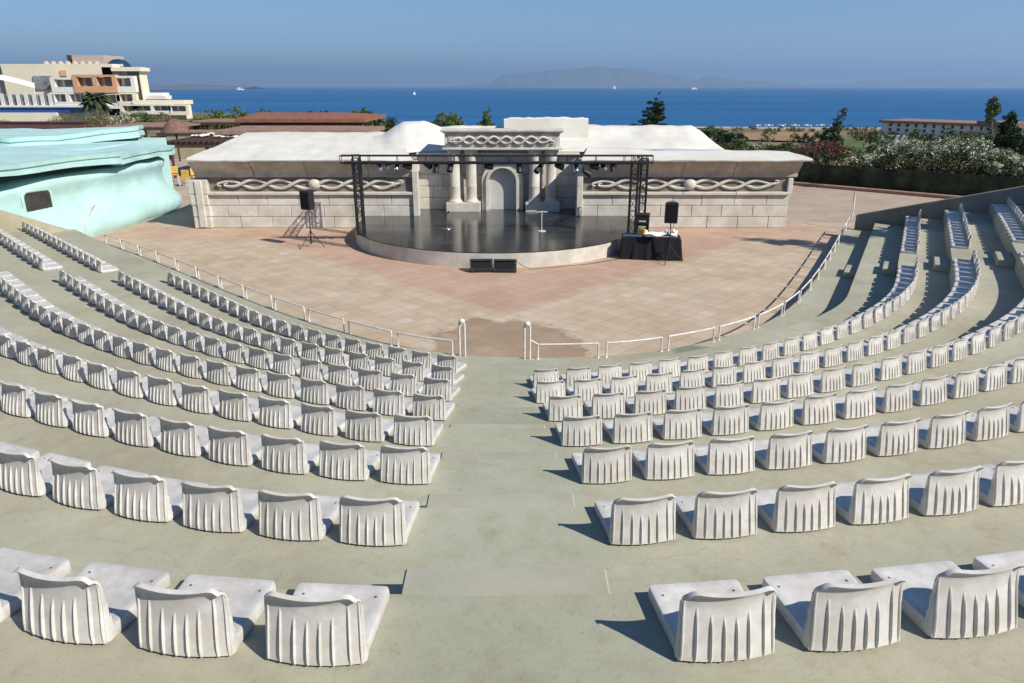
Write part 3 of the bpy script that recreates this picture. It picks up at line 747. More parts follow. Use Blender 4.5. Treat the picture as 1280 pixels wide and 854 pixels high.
LX, LI, RI, RX = -13.0, -4.05, 2.86, 11.35
block_wall(LX + .55, LI, WY, 'block_wall'); block_wall(RI, RX, WY, 'block_wall')
cornice(LX + .1, LI - .02, WY, 0, 1, 0); cornice(RI + .02, RX + .25, WY, 0, 0, 1)
braid(-11.9, -4.55, WY + .06, 1.79, .175, .066, 7, 'braid', -8.05); braid(3.35, 10.75, WY + .06, 1.79, .175, .066, 7, 'braid', 7.25)
# rough end piers and the jambs of the recess
for x0, x1, yy, zz in ((LX - .15, LX + .62, WY - .14, 2.02), ):
    mb = MB(); z = 0
    for h_ in (.47, .46, .46, .6):
        mb.box(((x0 + x1) / 2 + random.uniform(-.03, .03), yy + .45, z + h_ / 2), (x1 - x0 + random.uniform(-.06, .05), .95, h_ - .016), .03); z += h_
    mb.box((x0 + .42, yy - .03, 1.0), (.30, .10, 1.9), .03); mb.build('pier', M['stone'], bd)
mb = MB(); mb.box((RX - .02, WY + .3, 1.72), (.20, .75, .62), .02); mb.build('pier', M['stone'], bd)
for x in (LI + .12, RI - .10):
    MB().box((x, WY + .02, 1.42), (.24, .34, 1.84), .02).build('jamb', M['stone'], bd)
for x0, x1 in ((LI - .15, LI + .05), (RI - .04, RI + .15)):
    MB().box(((x0 + x1) / 2, WY + 1.05, 1.3), (x1 - x0, 1.75, 2.6)).build('side_wall', M['stone'], bd)
# back wall of the recess with coursed blocks
RB = 31.5
mb = MB(); z = SZ
MB().box(((LI + RI) / 2, RB + .3, 1.5), (RI - LI, .4, 3.0)).build('wall_core', M['stone_back'], bd)
for row in range(5):
    x = LI; hh = .5
    while x < RI - .01:
        e = x + random.uniform(.9, 1.15) * (.6 if (row % 2 and x == LI) else 1); e = RI if RI - e < .4 else e
        mb.box(((x + e) / 2, RB + .05, z + hh / 2), (e - x - .012, .12, hh - .014), .012); x = e
    z += hh
mb.build('recess_wall', M['stone'], bd)
# arched door
ax, hw, zs = -.40, .58, 1.72
def arch(hw_, z_, n=20): return [(ax - hw_, SZ)] + [(ax + hw_ * math.cos(R(180 - 180 * i / n)), z_ + hw_ * math.sin(R(180 - 180 * i / n))) for i in range(n + 1)] + [(ax + hw_, SZ)]
dr = MB(); o = arch(hw, zs); dr.add([(x, RB - .045, z) for x, z in o], [tuple(range(len(o)))]); dr = dr.build('door', M['door_grey'], bd)
for i, (w0, w1, y0) in enumerate(((hw, hw + .13, RB - .40), (hw + .13, hw + .30, RB - .30))):
    a, b = arch(w0, zs), arch(w1, zs); mb = MB(); k = len(a)
    rings = [[mb.bm.verts.new((a[j][0], RB, a[j][1])), mb.bm.verts.new((a[j][0], y0, a[j][1])), mb.bm.verts.new((b[j][0], y0, b[j][1])), mb.bm.verts.new((b[j][0], RB, b[j][1]))] for j in range(k)]
    for p, q in zip(rings, rings[1:]):
        for j in range(3): mb.bm.faces.new((p[j], q[j], q[j + 1], p[j + 1]))
    mb.bm.faces.new(rings[0]); mb.bm.faces.new(rings[-1]); mb.build('door_frame', M['stone'], bd, smooth=30)
# paired columns on plinths and the entablature they carry
cyc = 31.0
for xs_ in ((-2.42, -1.72), (.95, 1.65)):
    m_ = sum(xs_) / 2
    MB().box((m_, cyc, SZ + .20), (1.45, .62, .40), .03, seg=2).build('plinth', M['stone'], bd)
    for x in xs_:
        prof = [(.30, SZ + .40), (.30, SZ + .44), (.265, SZ + .48), (.235, SZ + .53), (.225, SZ + .6), (.225, 1.55), (.228, 1.56), (.222, 1.57), (.215, 2.5), (.24, 2.52), (.24, 2.56), (.215, 2.6), (.22, 2.66), (.30, 3.02), (.31, 3.06)]
        MB().lathe(prof, (x, cyc, 0), 26).build('column', M['stone'], bd, smooth=35)
en = MB(); en.box((-.40, cyc + .1, 3.46), (4.75, .75, .74), .01); en = en.build('entablature', M['stone'], bd)
mb = MB(); mb.box((-.40, cyc + .06, 3.12), (4.95, .92, .09), .015); mb.box((-.40, cyc + .06, 3.84), (5.05, 1.0, .10), .02); mb.box((-.40, cyc + .06, 3.765), (4.9, .88, .05), .01); ml = mb.build('moulding', M['stone'], en)
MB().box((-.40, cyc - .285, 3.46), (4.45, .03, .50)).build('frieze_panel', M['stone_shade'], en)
braid(-2.45, 1.65, cyc - .33, 3.46, .145, .048, 8, 'braid', None, en)
# roof: white rendered sheets with uneven ridges
def roof(name, loops, m=M['roofwhite'], nu=40, nv=10, wob=.05):
    # loops: list of polylines in x order, from eave to ridge to rear; each [(x,y,z),...] resampled to the same count
    mb = MB(); cols = []
    def rs(pl):
        seg = [0]
        for a, b in zip(pl, pl[1:]): seg.append(seg[-1] + (Vector(b) - Vector(a)).length)
        out = []
        for i in range(nu + 1):
            d = seg[-1] * i / nu
            for k in range(len(pl) - 1):
                if d <= seg[k + 1] + 1e-9: f = (d - seg[k]) / max(1e-9, seg[k + 1] - seg[k]); out.append(Vector(pl[k]).lerp(Vector(pl[k + 1]), f)); break
        return out
    L_ = [rs(p) for p in loops]; rows = []
    for a, b in zip(L_, L_[1:]):
        for v in range(nv): rows.append([p.lerp(q, v / nv) for p, q in zip(a, b)])
    rows.append(L_[-1])
    vs = []
    for ri, r_ in enumerate(rows):
        wv = [];
        for p in r_:
            h_ = wob * noise.fractal((p.x * .9, p.y * .5, p.z + ri * 0), 1.0, 2.0, 3) * (0 if ri < 1 else 1)
            wv.append(mb.bm.verts.new((p.x, p.y, p.z + h_)))
        vs.append(wv)
    for a, b in zip(vs, vs[1:]):
        for i in range(nu): mb.bm.faces.new((a[i], a[i + 1], b[i + 1], b[i]))
    return mb.build(name, m, bd, smooth=50)
YE = WY - .58
lo = [(LX + .15, YE, 2.75), (LI + .1, YE, 2.75)]
lo2 = [(LX + .13, YE - .02, 2.80), (LI + .1, YE - .02, 2.80)]
lo3 = [(LX + .15, YE, 2.86), (LI + .1, YE, 2.86)]
rid = [P(308, 166, 35.2), P(340, 164, 35.2), P(400, 165, 35.2), P(470, 165.5, 35.2), P(492, 165, 35.0)]
roof('roof', [lo, lo2, lo3, rid, [(p.x, 38, 2.2) for p in rid]], nu=60)
# raised gable over the left end of the recess and the long roof behind it
cl = [(LI - 2.2, YE + .04, 2.87), (LI + .15, 31.3, 2.95), (-2.4, 31.3, 2.95), (3.2, 31.3, 2.95)]
cr = [P(440, 174, 34.4), P(478, 169, 34), P(503, 152, 34), P(532, 151.5, 34), P(552, 158, 34.5), P(600, 158, 35), P(640, 159, 35), P(735, 157, 35)]
roof('roof', [cl, [tuple(p) for p in cr], [(p.x, 38, 2.2) for p in cr]], nu=60, wob=.07)
mb = MB(); mb.box((-.6, 31.9, 2.86), (6.9, 1.3, .12), .02); mb.build('roof_edge', M['roofwhite'], bd)
a, b = P(630, 146.5, 33.5), P(735, 146.5, 33.5); zz = P(640, 162, 33.5).z
bx = MB(); n = 30; rings = []
for i in range(n + 1):
    x = a.x + (b.x - a.x) * i / n; e = .07 * noise.fractal((x * 1.6, 3, 1), 1.0, 2.0, 3) + (.0 if 1 < i < n - 1 else -.05)
    rings.append([bx.bm.verts.new(q) for q in ((x, 33.2, zz - 1), (x, 33.25, a.z + e - .06), (x, 33.35, a.z + e), (x, 35.6, a.z + e - .1), (x, 35.7, zz - 1))])
for p, q in zip(rings, rings[1:]):
    for j in range(4): bx.bm.faces.new((p[j], q[j], q[j + 1], p[j + 1]))
bx.bm.faces.new(rings[0]); bx.bm.faces.new(rings[-1][::-1]); bx.build('roof_block', M['roofwhite'], bd, smooth=50)
ro = [(RI - .1, YE, 2.75), (RX + .5, YE, 2.75)]; ro2 = [(RI - .1, YE - .02, 2.80), (RX + .56, YE - .02, 2.80)]; ro3 = [(RI - .1, YE, 2.86), (RX + .5, YE, 2.86)]
rr = [P(735, 184, 31.6), P(985, 189, 31.6)]
roof('roof', [ro, ro2, ro3, [tuple(p) for p in rr], [(p.x, 34, 1.6) for p in rr]], nu=50, nv=6, wob=.03)
r1 = [P(700, 186, 31.7), P(800, 186, 31.7), P(885, 189, 31.9), P(908, 188, 32.0)]
r2 = [P(700, 158, 35.5), P(740, 156, 35.5), P(800, 157, 35.5), P(866, 157.5, 35.5), P(878, 165, 35.0), P(903, 186, 34.5)]
roof('roof', [[tuple(p) for p in r1], [tuple(p) for p in r2], [(p.x, 39, 2.0) for p in r2]], nu=50, wob=.07)
a, b = P(786, 190.3, 31.2), P(902, 190.0, 31.2)
MB().tube([a, a.lerp(b, .3) + Vector((0, 0, .02)), a.lerp(b, .7), b], [.06, .10, .09, .05], 8).build('rolled_fabric', M['fabric_blue'], bd, smooth=60)

# ------------------------------------------------------------------ lighting truss
FL, FR, RL, RR = Vector((-5.42, 25.75)), Vector((4.30, 25.75)), Vector((-6.0, 28.35)), Vector((5.05, 28.1))
tr = thing('lighting_truss', 'black lattice lighting truss on legs spanning the stage', 'truss', (FL.x, FL.y, 0))
def lattice(p, q, wd, ht, r=.022, rd=.011, step=.45, name='beam', up=None, chords4=True, zig=True):
    p, q = Vector(p), Vector(q); t = (q - p).normalized(); up = Vector(up or (0, 0, 1)); s_ = t.cross(up).normalized(); up = s_.cross(t).normalized()
    mb = MB(); cs = [(-wd / 2, -ht / 2), (wd / 2, -ht / 2), (wd / 2, ht / 2), (-wd / 2, ht / 2)]
    for a, b in cs: mb.tube([p + s_ * a + up * b, q + s_ * a + up * b], r, 6)
    ln = (q - p).length; n = max(2, round(ln / step))
    for i in range(n + 1):
        c = p + t * ln * i / n
        for j in range(4):
            a, b = cs[j], cs[(j + 1) % 4]
            mb.tube([c + s_ * a[0] + up * a[1], c + s_ * b[0] + up * b[1]], rd, 5)
            if zig and i < n and (j % 2 == 0 or wd < .3):
                d = p + t * ln * (i + 1) / n
                if (i + j) % 2: a, b = b, a
                mb.tube([c + s_ * a[0] + up * a[1], d + s_ * b[0] + up * b[1]], rd * .9, 5)
    return mb.build(name, M['black_metal'], tr, smooth=60)
ZT = 3.16
lattice((FL.x - .55, FL.y, ZT), (FR.x + .6, FR.y, ZT), .30, .24, .024, .012, 1.0, 'beam', zig=False)
mb = MB(); mb.box(((FL.x + FR.x) / 2, FL.y + .02, ZT - .12), (FR.x - FL.x + .9, .26, .09), .01); mb.build('bottom_rail', M['black_metal'], tr)
for (p, q) in ((FL, RL), (FR, RR)):
    lattice((p.x, p.y + .1, ZT - .02), (q.x, q.y, ZT - .2), .26, .26, .022, .011, .45, 'beam')
for p, b in ((FL, SZ), (FR, SZ), (RL, .0), (RR, .0)):
    top = ZT - .1 if b else ZT - .2
    lattice((p.x, p.y, b + .02), (p.x, p.y, top), .24, .24, .026, .012, .40, 'leg', up=(0, 1, 0))
for p in (FL, FR): MB().box((p.x, p.y, ZT + .0), (.36, .36, .30), .02).build('corner_block', M['black_metal'], tr) if False else None

# lamps hung from the truss
def par_can(px, py, kind, aim, label, big=1.0):
    x = P(px, py, 25.75).x; z = P(px, py, 25.75).z; m = M['chrome'] if kind == 'c' else M['black_plastic']
    t = thing('stage_lamp', label, 'stage lamp', (x, 25.75, z), 0, 'stage lamps hung from the truss')
    rot = Matrix.Rotation(R(aim[0]), 4, 'Z') @ Matrix.Rotation(R(aim[1]), 4, 'X')
    s = big
    MB().lathe([(.0, -.17 * s), (.05 * s, -.165 * s), (.075 * s, -.13 * s), (.085 * s, -.08 * s), (.105 * s, .12 * s), (.108 * s, .16 * s), (.095 * s, .16 * s), (.09 * s, .12 * s)], (0, 0, 0), 16, rot).build('housing', m, t, smooth=40, loc=LOCAL)
    MB().lathe([(.092 * s, .118 * s), (.06 * s, .135 * s), (.0, .14 * s)], (0, 0, 0), 16, rot).build('lens', M['lamp_glass'] if kind == 'c' else M['black_grille'], t, smooth=40, loc=LOCAL)
    zt = ZT - .16 - z
    MB().tube([(-.12 * s, 0, 0), (-.12 * s, 0, zt * .75), (-.05, 0, zt * .9), (0, 0, zt), (.05, 0, zt * .9), (.12 * s, 0, zt * .75), (.12 * s, 0, 0)], .010, 6).build('bracket', M['black_metal'], t, smooth=50, loc=LOCAL)
lamps = [(475, 208, 'c', (30, 120), 'silver stage lamp nearest the turquoise-side truss leg, tilted down'), (485.5, 207, 'c', (-10, 130), 'silver stage lamp between two other silver lamps'),
 (496, 209, 'c', (180, 60), 'silver stage lamp facing the seats with its round lens showing'), (509, 208, 'k', (90, 100), 'black stage lamp turned sideways beside the three silver lamps'),
 (534, 206, 'k', (60, 115), 'black stage lamp hung before the recess jamb'), (545, 210, 'k', (0, 165), 'slim black stage lamp pointing straight down beside the first column'),
 (563, 209, 'k', (-20, 150), 'black stage lamp overlapping the outermost column of the turquoise side'), (611, 208, 'k', (90, 95), 'small dark stage lamp at the shoulder of the arched door'),
 (649, 210, 'k', (0, 160), 'black stage lamp pointing down at the arch edge'), (673, 211, 'k', (-40, 130), 'black stage lamp in front of the inner column on the hedge side'),
 (699, 208, 'k', (70, 105), 'black stage lamp just past the outer column on the hedge side'), (720.5, 211, 'c', (180, 50), 'silver stage lamp alone above the dark recess corner'),
 (733.5, 216, 'k', (110, 120), 'low hung black stage lamp below the lamp row'), (743, 208.5, 'k', (80, 95), 'long black stage lamp lying level in the hedge side cluster'),
 (755, 209, 'c', (200, 70), 'silver stage lamp in the hedge side cluster'), (766, 209, 'k', (0, 170), 'boxy black stage lamp nearest the hedge-side truss leg')]
for a in lamps: par_can(*a)

# ------------------------------------------------------------------ loudspeakers, table, monitors, rack, microphones
def speaker_pair(x, y, hz, rz, where):
    s = thing('speaker_stand', 'black tripod loudspeaker stand ' + where, 'speaker stand', (x, y, 0), rz, 'tripod speaker stands')
    MB().tube([(0, 0, .12), (0, 0, hz)], .018, 8).build('pole', M['black_metal'], s, smooth=50, loc=LOCAL)
    MB().lathe([(.035, .50), (.035, .62), (.02, .63)], (0, 0, 0), 10).build('collar', M['black_metal'], s, smooth=40, loc=LOCAL)
    for i in range(3):
        a = R(-100 + 120 * i); e = Vector((math.cos(a), math.sin(a), 0))
        MB().tube([e * .02 + Vector((0, 0, .56)), e * .50 + Vector((0, 0, .016))], .014, 6).build('leg', M['black_metal'], s, smooth=50, loc=LOCAL)
        MB().tube([Vector((0, 0, .16)), e * .26 + Vector((0, 0, .30))], .009, 6).build('brace', M['black_metal'], s, smooth=50, loc=LOCAL)
    b = thing('loudspeaker', 'black box loudspeaker on a tripod ' + where, 'loudspeaker', (x, y, hz), rz, 'loudspeakers on tripods')
    hh = .66
    fr, bk = .215, .15
    mb = MB(); t = bmesh.new()
    pl = [(-fr, -.17), (fr, -.17), (bk, .19), (-bk, .19)]
    mb.prism(pl, 0, hh, .012); mb.build('cabinet', M['black_plastic'], b, loc=LOCAL)
    MB().box((0, -.176, hh / 2), (.36, .018, hh - .10), .006).build('grille', M['black_grille'], b, loc=LOCAL)
    MB().tube([(-.06, .08, hh - .002), (-.06, .08, hh + .035), (.06, .08, hh + .035), (.06, .08, hh - .002)], .010, 6).build('handle', M['black_plastic'], b, smooth=50, loc=LOCAL)
lp = P(390, 309, 26.0); speaker_pair(lp.x, 26.0, 1.38, R(-28), 'beside the curved stage, near the turquoise building')
speaker_pair(5.22, 23.6, 1.33, R(-14), 'beside the black draped table')
# draped table
td = thing('draped_table', 'folding table draped to the ground in black cloth', 'table', (4.75, 24.35, 0), R(-8))
mb = MB(); n = 96; w_, d_ = 1.95, .85; top = []; mid = []; low = []
def rect(u, w, d):
    per = 2 * (w + d); s = u * per
    if s < w: return Vector((-w / 2 + s, -d / 2))
    s -= w
    if s < d: return Vector((w / 2, -d / 2 + s))
    s -= d
    if s < w: return Vector((w / 2 - s, d / 2))
    return Vector((-w / 2, d / 2 - (s - w)))
rows = []
for zi, (z, sp) in enumerate(((.735, 0), (.70, .012), (.45, .03), (.2, .055), (.012, .085))):
    r_ = []
    for i in range(n):
        p = rect(i / n, w_ - .02, d_ - .02); nrm = p.normalized(); f = math.sin(i * 2 * math.pi / 6.4) + .6 * math.sin(i * 1.7 + 1)
        p = p + nrm * (sp + .028 * f * (zi / 4)); r_.append(mb.bm.verts.new((p.x, p.y, z + .012 * math.sin(i * .35) * (1 if zi == 0 else 0))))
    rows.append(r_)
for a, b in zip(rows, rows[1:]):
    for i in range(n): mb.bm.faces.new((a[i], a[(i + 1) % n], b[(i + 1) % n], b[i]))
mb.bm.faces.new(rows[0]); mb.build('table_drape', M['black_cloth'], td, smooth=55, loc=LOCAL)
MB().box((0, 0, .705), (w_ - .06, d_ - .06, .03)).build('tabletop', M['black_plastic'], td, loc=LOCAL)
for sx in (-1, 1):
    for sy in (-1, 1): MB().tube([(sx * .85, sy * .32, 0), (sx * .85, sy * .32, .7)], .016, 6).build('leg', M['black_metal'], td, loc=LOCAL)
def crumple(name, w, d, h, seed, m, label, cat, loc, rz=0, n=10):
    mb = MB(); g = []
    for j in range(n + 1):
        g.append([mb.bm.verts.new((w * (i / n - .5), d * (j / n - .5), h * max(0.03, .35 + noise.noise((i * .35 + seed, j * .35, seed)) * 1.0))) for i in range(n + 1)])
    b = [[mb.bm.verts.new((v.co.x, v.co.y, 0)) for v in r_] for r_ in (g[0], g[-1])]
    for j in range(n):
        for i in range(n): mb.bm.faces.new((g[j][i], g[j][i + 1], g[j + 1][i + 1], g[j + 1][i]))
    bot = [mb.bm.verts.new((sx * w / 2, sy * d / 2, 0.0)) for sx, sy in ((-1, -1), (1, -1), (1, 1), (-1, 1))]
    mb.bm.faces.new(bot)
    o = mb.build(name, m, smooth=25); o.location = loc; o.rotation_euler.z = rz; return tag(o, label, cat)
crumple('plastic_sheet', 1.15, .42, .13, 3, M['paper'], 'crumpled white sheet lying along the black draped table', 'sheet', (5.05, 24.42, .745), R(-6))
crumple('tablecloth_bundle', .38, .3, .26, 8, M['paper'], 'loose bundle of white cloth at the tripod end of the draped table', 'cloth', (5.48, 24.55, .75), R(20))
ob = thing('cardboard_box', 'small orange and yellow box with a white lid on the draped table', 'box', (4.42, 24.42, .745), R(15))
MB().box((0, 0, .11), (.24, .2, .22), .01).build('box_body', M['orange_card'], ob, loc=LOCAL)
MB().box((.15, .02, .09), (.12, .16, .17), .01).build('lid', M['paper'], ob, loc=LOCAL)
lf = MB(); lf.box((0, 0, .012), (.62, .24, .02), .004, mtx=Matrix.Rotation(R(3), 4, 'X')); lf = lf.build('papers', M['paper']); lf.location = (4.1, 24.3, .75); lf.rotation_euler.z = R(-14); tag(lf, 'flat strip of white papers at the stage end of the draped table', 'papers')
# wedge monitors in front of the stage
def wedge(x, y, rz, label):
    t = thing('monitor_wedge', label, 'stage monitor', (x, y, 0), rz, 'floor monitors before the stage')
    mb = MB(); pr = [(-.18, 0), (-.20, .12), (.0, .36), (.20, .36), (.22, 0)]; mb.profile_x(pr, -.36, .36); mb.build('cabinet', M['black_plastic'], t, loc=LOCAL)
    mb = MB(); c = Vector((0, -.105, .245)); mb.box((0, 0, 0), (.62, .012, .26), .004, mtx=Matrix.Translation(c) @ Matrix.Rotation(R(-40), 4, 'X')); mb.build('grille', M['black_grille'], t, loc=LOCAL)
    for sx in (-1, 1): MB().sphere((sx * .30, -.185, .10), .018, 8).build('knob', M['chrome'], t, smooth=60, loc=LOCAL)
    MB().box((0, .0, .363), (.60, .16, .012), .004).build('top_plate', M['black_metal'], t, loc=LOCAL)
wedge(-.97, 22.35, R(4), 'black floor monitor wedge under the stage front, on the turquoise side of the pair'); wedge(-.22, 22.32, R(-2), 'black floor monitor wedge with the cable, on the hedge side of the pair')
MB().tube([(.14, 22.5, .3), (.35, 22.55, .12), (.6, 22.6, .012), (1.6, 22.95, .012), (2.6, 23.35, .012), (3.6, 24.0, .012)], .011, 6).build('monitor_cable', M['black_metal']); tag(bpy.data.objects['monitor_cable'], 'thin dark cable running from the floor monitor along the stage foot', 'cable')
# amplifier rack
rk = thing('amplifier_rack', 'black amplifier rack with pale panels at the hedge-side truss leg', 'amplifier rack', (4.72, 26.1, SZ + .012), R(-12))
MB().box((0, 0, .34), (.52, .5, .64), .02).build('case', M['black_plastic'], rk, loc=LOCAL)
MB().box((0, 0, .675), (.55, .54, .03), .008).build('lid', M['black_metal'], rk, loc=LOCAL)
for z, m in ((.46, 'door_grey'), (.36, 'black_grille'), (.26, 'door_grey'), (.16, 'black_grille')): MB().box((.02, -.256, z), (.26 if m == 'door_grey' else .4, .012, .06), .004).build('panel', M[m], rk, loc=LOCAL)
for sx in (-1, 1): MB().box((sx * .235, -.254, .34), (.03, .012, .6)).build('rack_rail', M['black_metal'], rk, loc=LOCAL)
# microphone stands
def mic(px, py, label, hgt=.62, white=False):
    y = 26.9 if not white else 26.4; q = P(px, py, y)
    t = thing('microphone_stand', label, 'microphone stand', (q.x, y, SZ + .012), R(20), 'stands left on the stage')
    m = M['chrome'] if not white else M['door_grey']
    MB().lathe([(.16, 0), (.155, .015), (.05, .03), (.015, .035)], (0, 0, 0), 16).build('base', m, t, smooth=40, loc=LOCAL)
    MB().tube([(0, 0, .03), (0, 0, hgt)], .013 if not white else .02, 8).build('pole', m, t, smooth=50, loc=LOCAL)
    if white: MB().tube([(-.2, 0, hgt - .02), (0, 0, hgt), (.22, 0, hgt - .03)], .018, 8).build('bar', m, t, smooth=50, loc=LOCAL)
    else:
        MB().tube([(-.14, -.02, hgt - .18), (.10, .03, hgt + .02)], .03, 8).build('clip', M['black_metal'], t, smooth=50, loc=LOCAL)
mic(559, 281, 'microphone stand with round bright foot on the stage near the first columns'); mic(677, 282, 'pale T-shaped stand on the stage before the shaded columns', .72, True)

# ------------------------------------------------------------------ turquoise free-form building
tq = thing('turquoise_building', 'free-form pale turquoise building with wavy overhanging roof slabs', 'building', (-17, 30, 0))
base = smooth_poly([Vector(p) for p in ((-18.6, 15), (-17.9, 20), (-17.3, 25), (-16.7, 29), (-16.5, 32.5), (-16.45, 34.4), (-16.9, 35.6), (-18.5, 36.4), (-23, 36.8))], 3)
base = resample(base, 90)
def tq_prof(u, d):                                                    # (out, z) wall profile; the far end flares into a bulge
    f = max(0, min(1, (d - .25) / .35)); f = f * f * (3 - 2 * f)
    top = 2.15 + .20 * math.sin(d * 17) * (1 - f) + .12 * f
    pts = [(.55, 0), (.62, .10), (.72, .32), (.66, .58), (.42, .85), (.16, 1.15), (.02, 1.5), (.03, 1.85), (.16, 2.05), (.20, top), (.06, top + .10), (-.7, top + .12)]
    pts0 = [(.30, 0), (.28, .15), (.22, .4), (.15, .7), (.09, 1.0), (.04, 1.3), (.0, 1.6), (.0, 1.85), (.0, 2.0), (-.02, top), (-.08, top + .05), (-.8, top + .06)]
    return [(a * f + c * (1 - f), b * f + e * (1 - f)) for (a, b), (c, e) in zip(pts, pts0)]
mb = MB(); rings = []
WIN = []
for i, p in enumerate(base):
    d = i / 90; t = (base[min(i + 1, 90)] - base[max(i - 1, 0)]).normalized(); nrm = Vector((t.y, -t.x))
    rings.append([mb.bm.verts.new((p.x + nrm.x * o, p.y + nrm.y * o, z)) for o, z in tq_prof(0, d)])
for a, b in zip(rings, rings[1:]):
    for j in range(len(a) - 1): mb.bm.faces.new((a[j], b[j], b[j + 1], a[j + 1]))
wallo = mb.build('wall', M['turq'], tq, smooth=70)
# window: a rounded deep-set opening built as a proud reveal with dark glass
wp = Vector((-17.09, 26.15)); wt = (Vector((-16.7, 29)) - Vector((-17.3, 25))).normalized(); wn = Vector((wt.y, -wt.x))
def rr_(w, h, r, n=5):
    out = []
    for cx, cy, a0 in ((w / 2 - r, h / 2 - r, 0), (-w / 2 + r, h / 2 - r, 90), (-w / 2 + r, -h / 2 + r, 180), (w / 2 - r, -h / 2 + r, 270)):
        out += [(cx + r * math.cos(R(a0 + 90 * i / n)), cy + r * math.sin(R(a0 + 90 * i / n))) for i in range(n + 1)]
    return out
def wpt(s, z, o): return (wp.x + wt.x * s + wn.x * o, wp.y + wt.y * s + wn.y * o, 1.62 + z)
fr = MB(); rings = []
for (w_, h_, o) in ((1.45, .94, .01), (1.38, .88, .05), (1.28, .80, .05), (1.21, .74, .02)): rings.append([fr.bm.verts.new(wpt(x, z, o)) for x, z in rr_(w_, h_, .2)])
k = len(rings[0])
for a, b in zip(rings, rings[1:]):
    for i in range(k): fr.bm.faces.new((a[i], a[(i + 1) % k], b[(i + 1) % k], b[i]))
win = fr.build('window', M['turq'], tq, smooth=40)
g = MB(); q = rr_(1.22, .75, .16); g.add([wpt(x, z, .03) for x, z in q], [tuple(range(len(q)))]); g.build('pane', M['dark_glass'], win)
def slab(poly, z0, z1, wob=.05, bev=.05):
    pts = resample([Vector(p) for p in poly] + [Vector(poly[0])], 80)[:-1]; t = bmesh.new()
    n = len(pts); a, b = [], []; zq = 2.7 if callable(z0) else z0
    for i, p in enumerate(pts):
        wv = wob * math.sin(i * .33 + zq * 7) + wob * .6 * math.sin(i * .81)
        zt = z1(p) if callable(z1) else z1; zb_ = z0(p) if callable(z0) else z0
        a.append(t.verts.new((p.x, p.y, zb_ + wv))); b.append(t.verts.new((p.x, p.y, zt + wv * .5)))
    cen = sum(pts, Vector((0, 0))) / n; rows = [a]
    for f, ins in ((.42, .0), (.46, .10), (.58, .11), (.63, .02)):          # a stepped, rock-like edge
        rows.append([t.verts.new((p.x + (cen - p).normalized().x * ins, p.y + (cen - p).normalized().y * ins, va.co.z + (vb.co.z - va.co.z) * f)) for p, va, vb in zip(pts, a, b)])
    for q, p in enumerate(pts):
        r_ = .10 * math.sin(q * .47 + zq) + .06 * math.sin(q * 1.13 + 2 * zq)
        for row in rows + [b]: row[q].co.x += (p - cen).normalized().x * r_; row[q].co.y += (p - cen).normalized().y * r_
    rows.append(b); t.faces.new(a[::-1]); t.faces.new(b)
    for ra, rb_ in zip(rows, rows[1:]):
        for i in range(n): t.faces.new((ra[i], ra[(i + 1) % n], rb_[(i + 1) % n], rb_[i]))
    bmesh.ops.recalc_face_normals(t, faces=t.faces)
    m_ = MB(); m_.join(t); return m_.build('roof_slab', M['turq'], tq, smooth=32)
if True:
    slab([(-19.2, 12), (-17.2, 22), (-16.35, 27.3), (-15.95, 30.4), (-18.5, 31.0), (-24, 33), (-32, 36), (-34, 12)], lambda p: 2.52 + (31 - p.y) * .052, lambda p: 3.02 + max(0, 30 - p.y) * .02, .085)
    slab([(-16.1, 30.3), (-16.1, 33.0), (-16.2, 36.2), (-18.5, 36.9), (-24, 37.5), (-24, 31.2), (-18, 30.6)], 2.52, 2.86, .035)
    slab([(-23.6, 35.0), (-21.6, 36.5), (-19.2, 38.6), (-19.8, 40.4), (-21, 42), (-30, 43), (-30, 36)], lambda p: 2.72 + max(0, (p.x + 22) * .16), lambda p: 3.26 + max(0, (p.x + 22) * .15), .05)
    MB().prism([(-33, 31), (-19, 33.5), (-19, 41), (-33, 41)], 0, 2.9).build('core', M['turq'], tq)
    sk = slab([(-30, 33.0), (-25.0, 34.6), (-24.2, 35.6), (-26, 38), (-33, 38)], 2.8, 3.22, .03)

# ------------------------------------------------------------------ foliage helpers
def leaves(mb, blobs, n, size, seed, flat=0.0, vertical=0.0):
    rnd = random.Random(seed); tot = sum(b[3] * b[4] * b[5] for b in blobs)
    for (cx, cy, cz, rx, ry, rz) in blobs:
        k = max(6, int(n * rx * ry * rz / tot))
        # a few sub-clumps give the outline its lumps and gaps
        subs = [Vector((rnd.gauss(0, .5), rnd.gauss(0, .5), rnd.gauss(0, .5))) for _ in range(max(4, k // 40))]
        for _ in range(int(k * 2.2)):
            s0 = rnd.choice(subs); v = s0 + Vector((rnd.gauss(0, .22), rnd.gauss(0, .22), rnd.gauss(0, .22)))
            if v.length > 1.15: v *= 1.1 / v.length
            p = Vector((cx + v.x * rx, cy + v.y * ry, cz + v.z * rz))
            a = Vector((rnd.gauss(0, 1), rnd.gauss(0, 1), rnd.gauss(0, 1) + vertical * 2)).normalized(); b = a.cross(Vector((rnd.gauss(0, 1), rnd.gauss(0, 1), rnd.gauss(0, 1)))).normalized()
            s = size * .68 * rnd.uniform(.6, 1.3)
            vs = [mb.bm.verts.new(p + a * s * .9), mb.bm.verts.new(p + b * s * .5), mb.bm.verts.new(p - a * s * .9), mb.bm.verts.new(p - b * s * .5)]
            mb.bm.faces.new(vs)
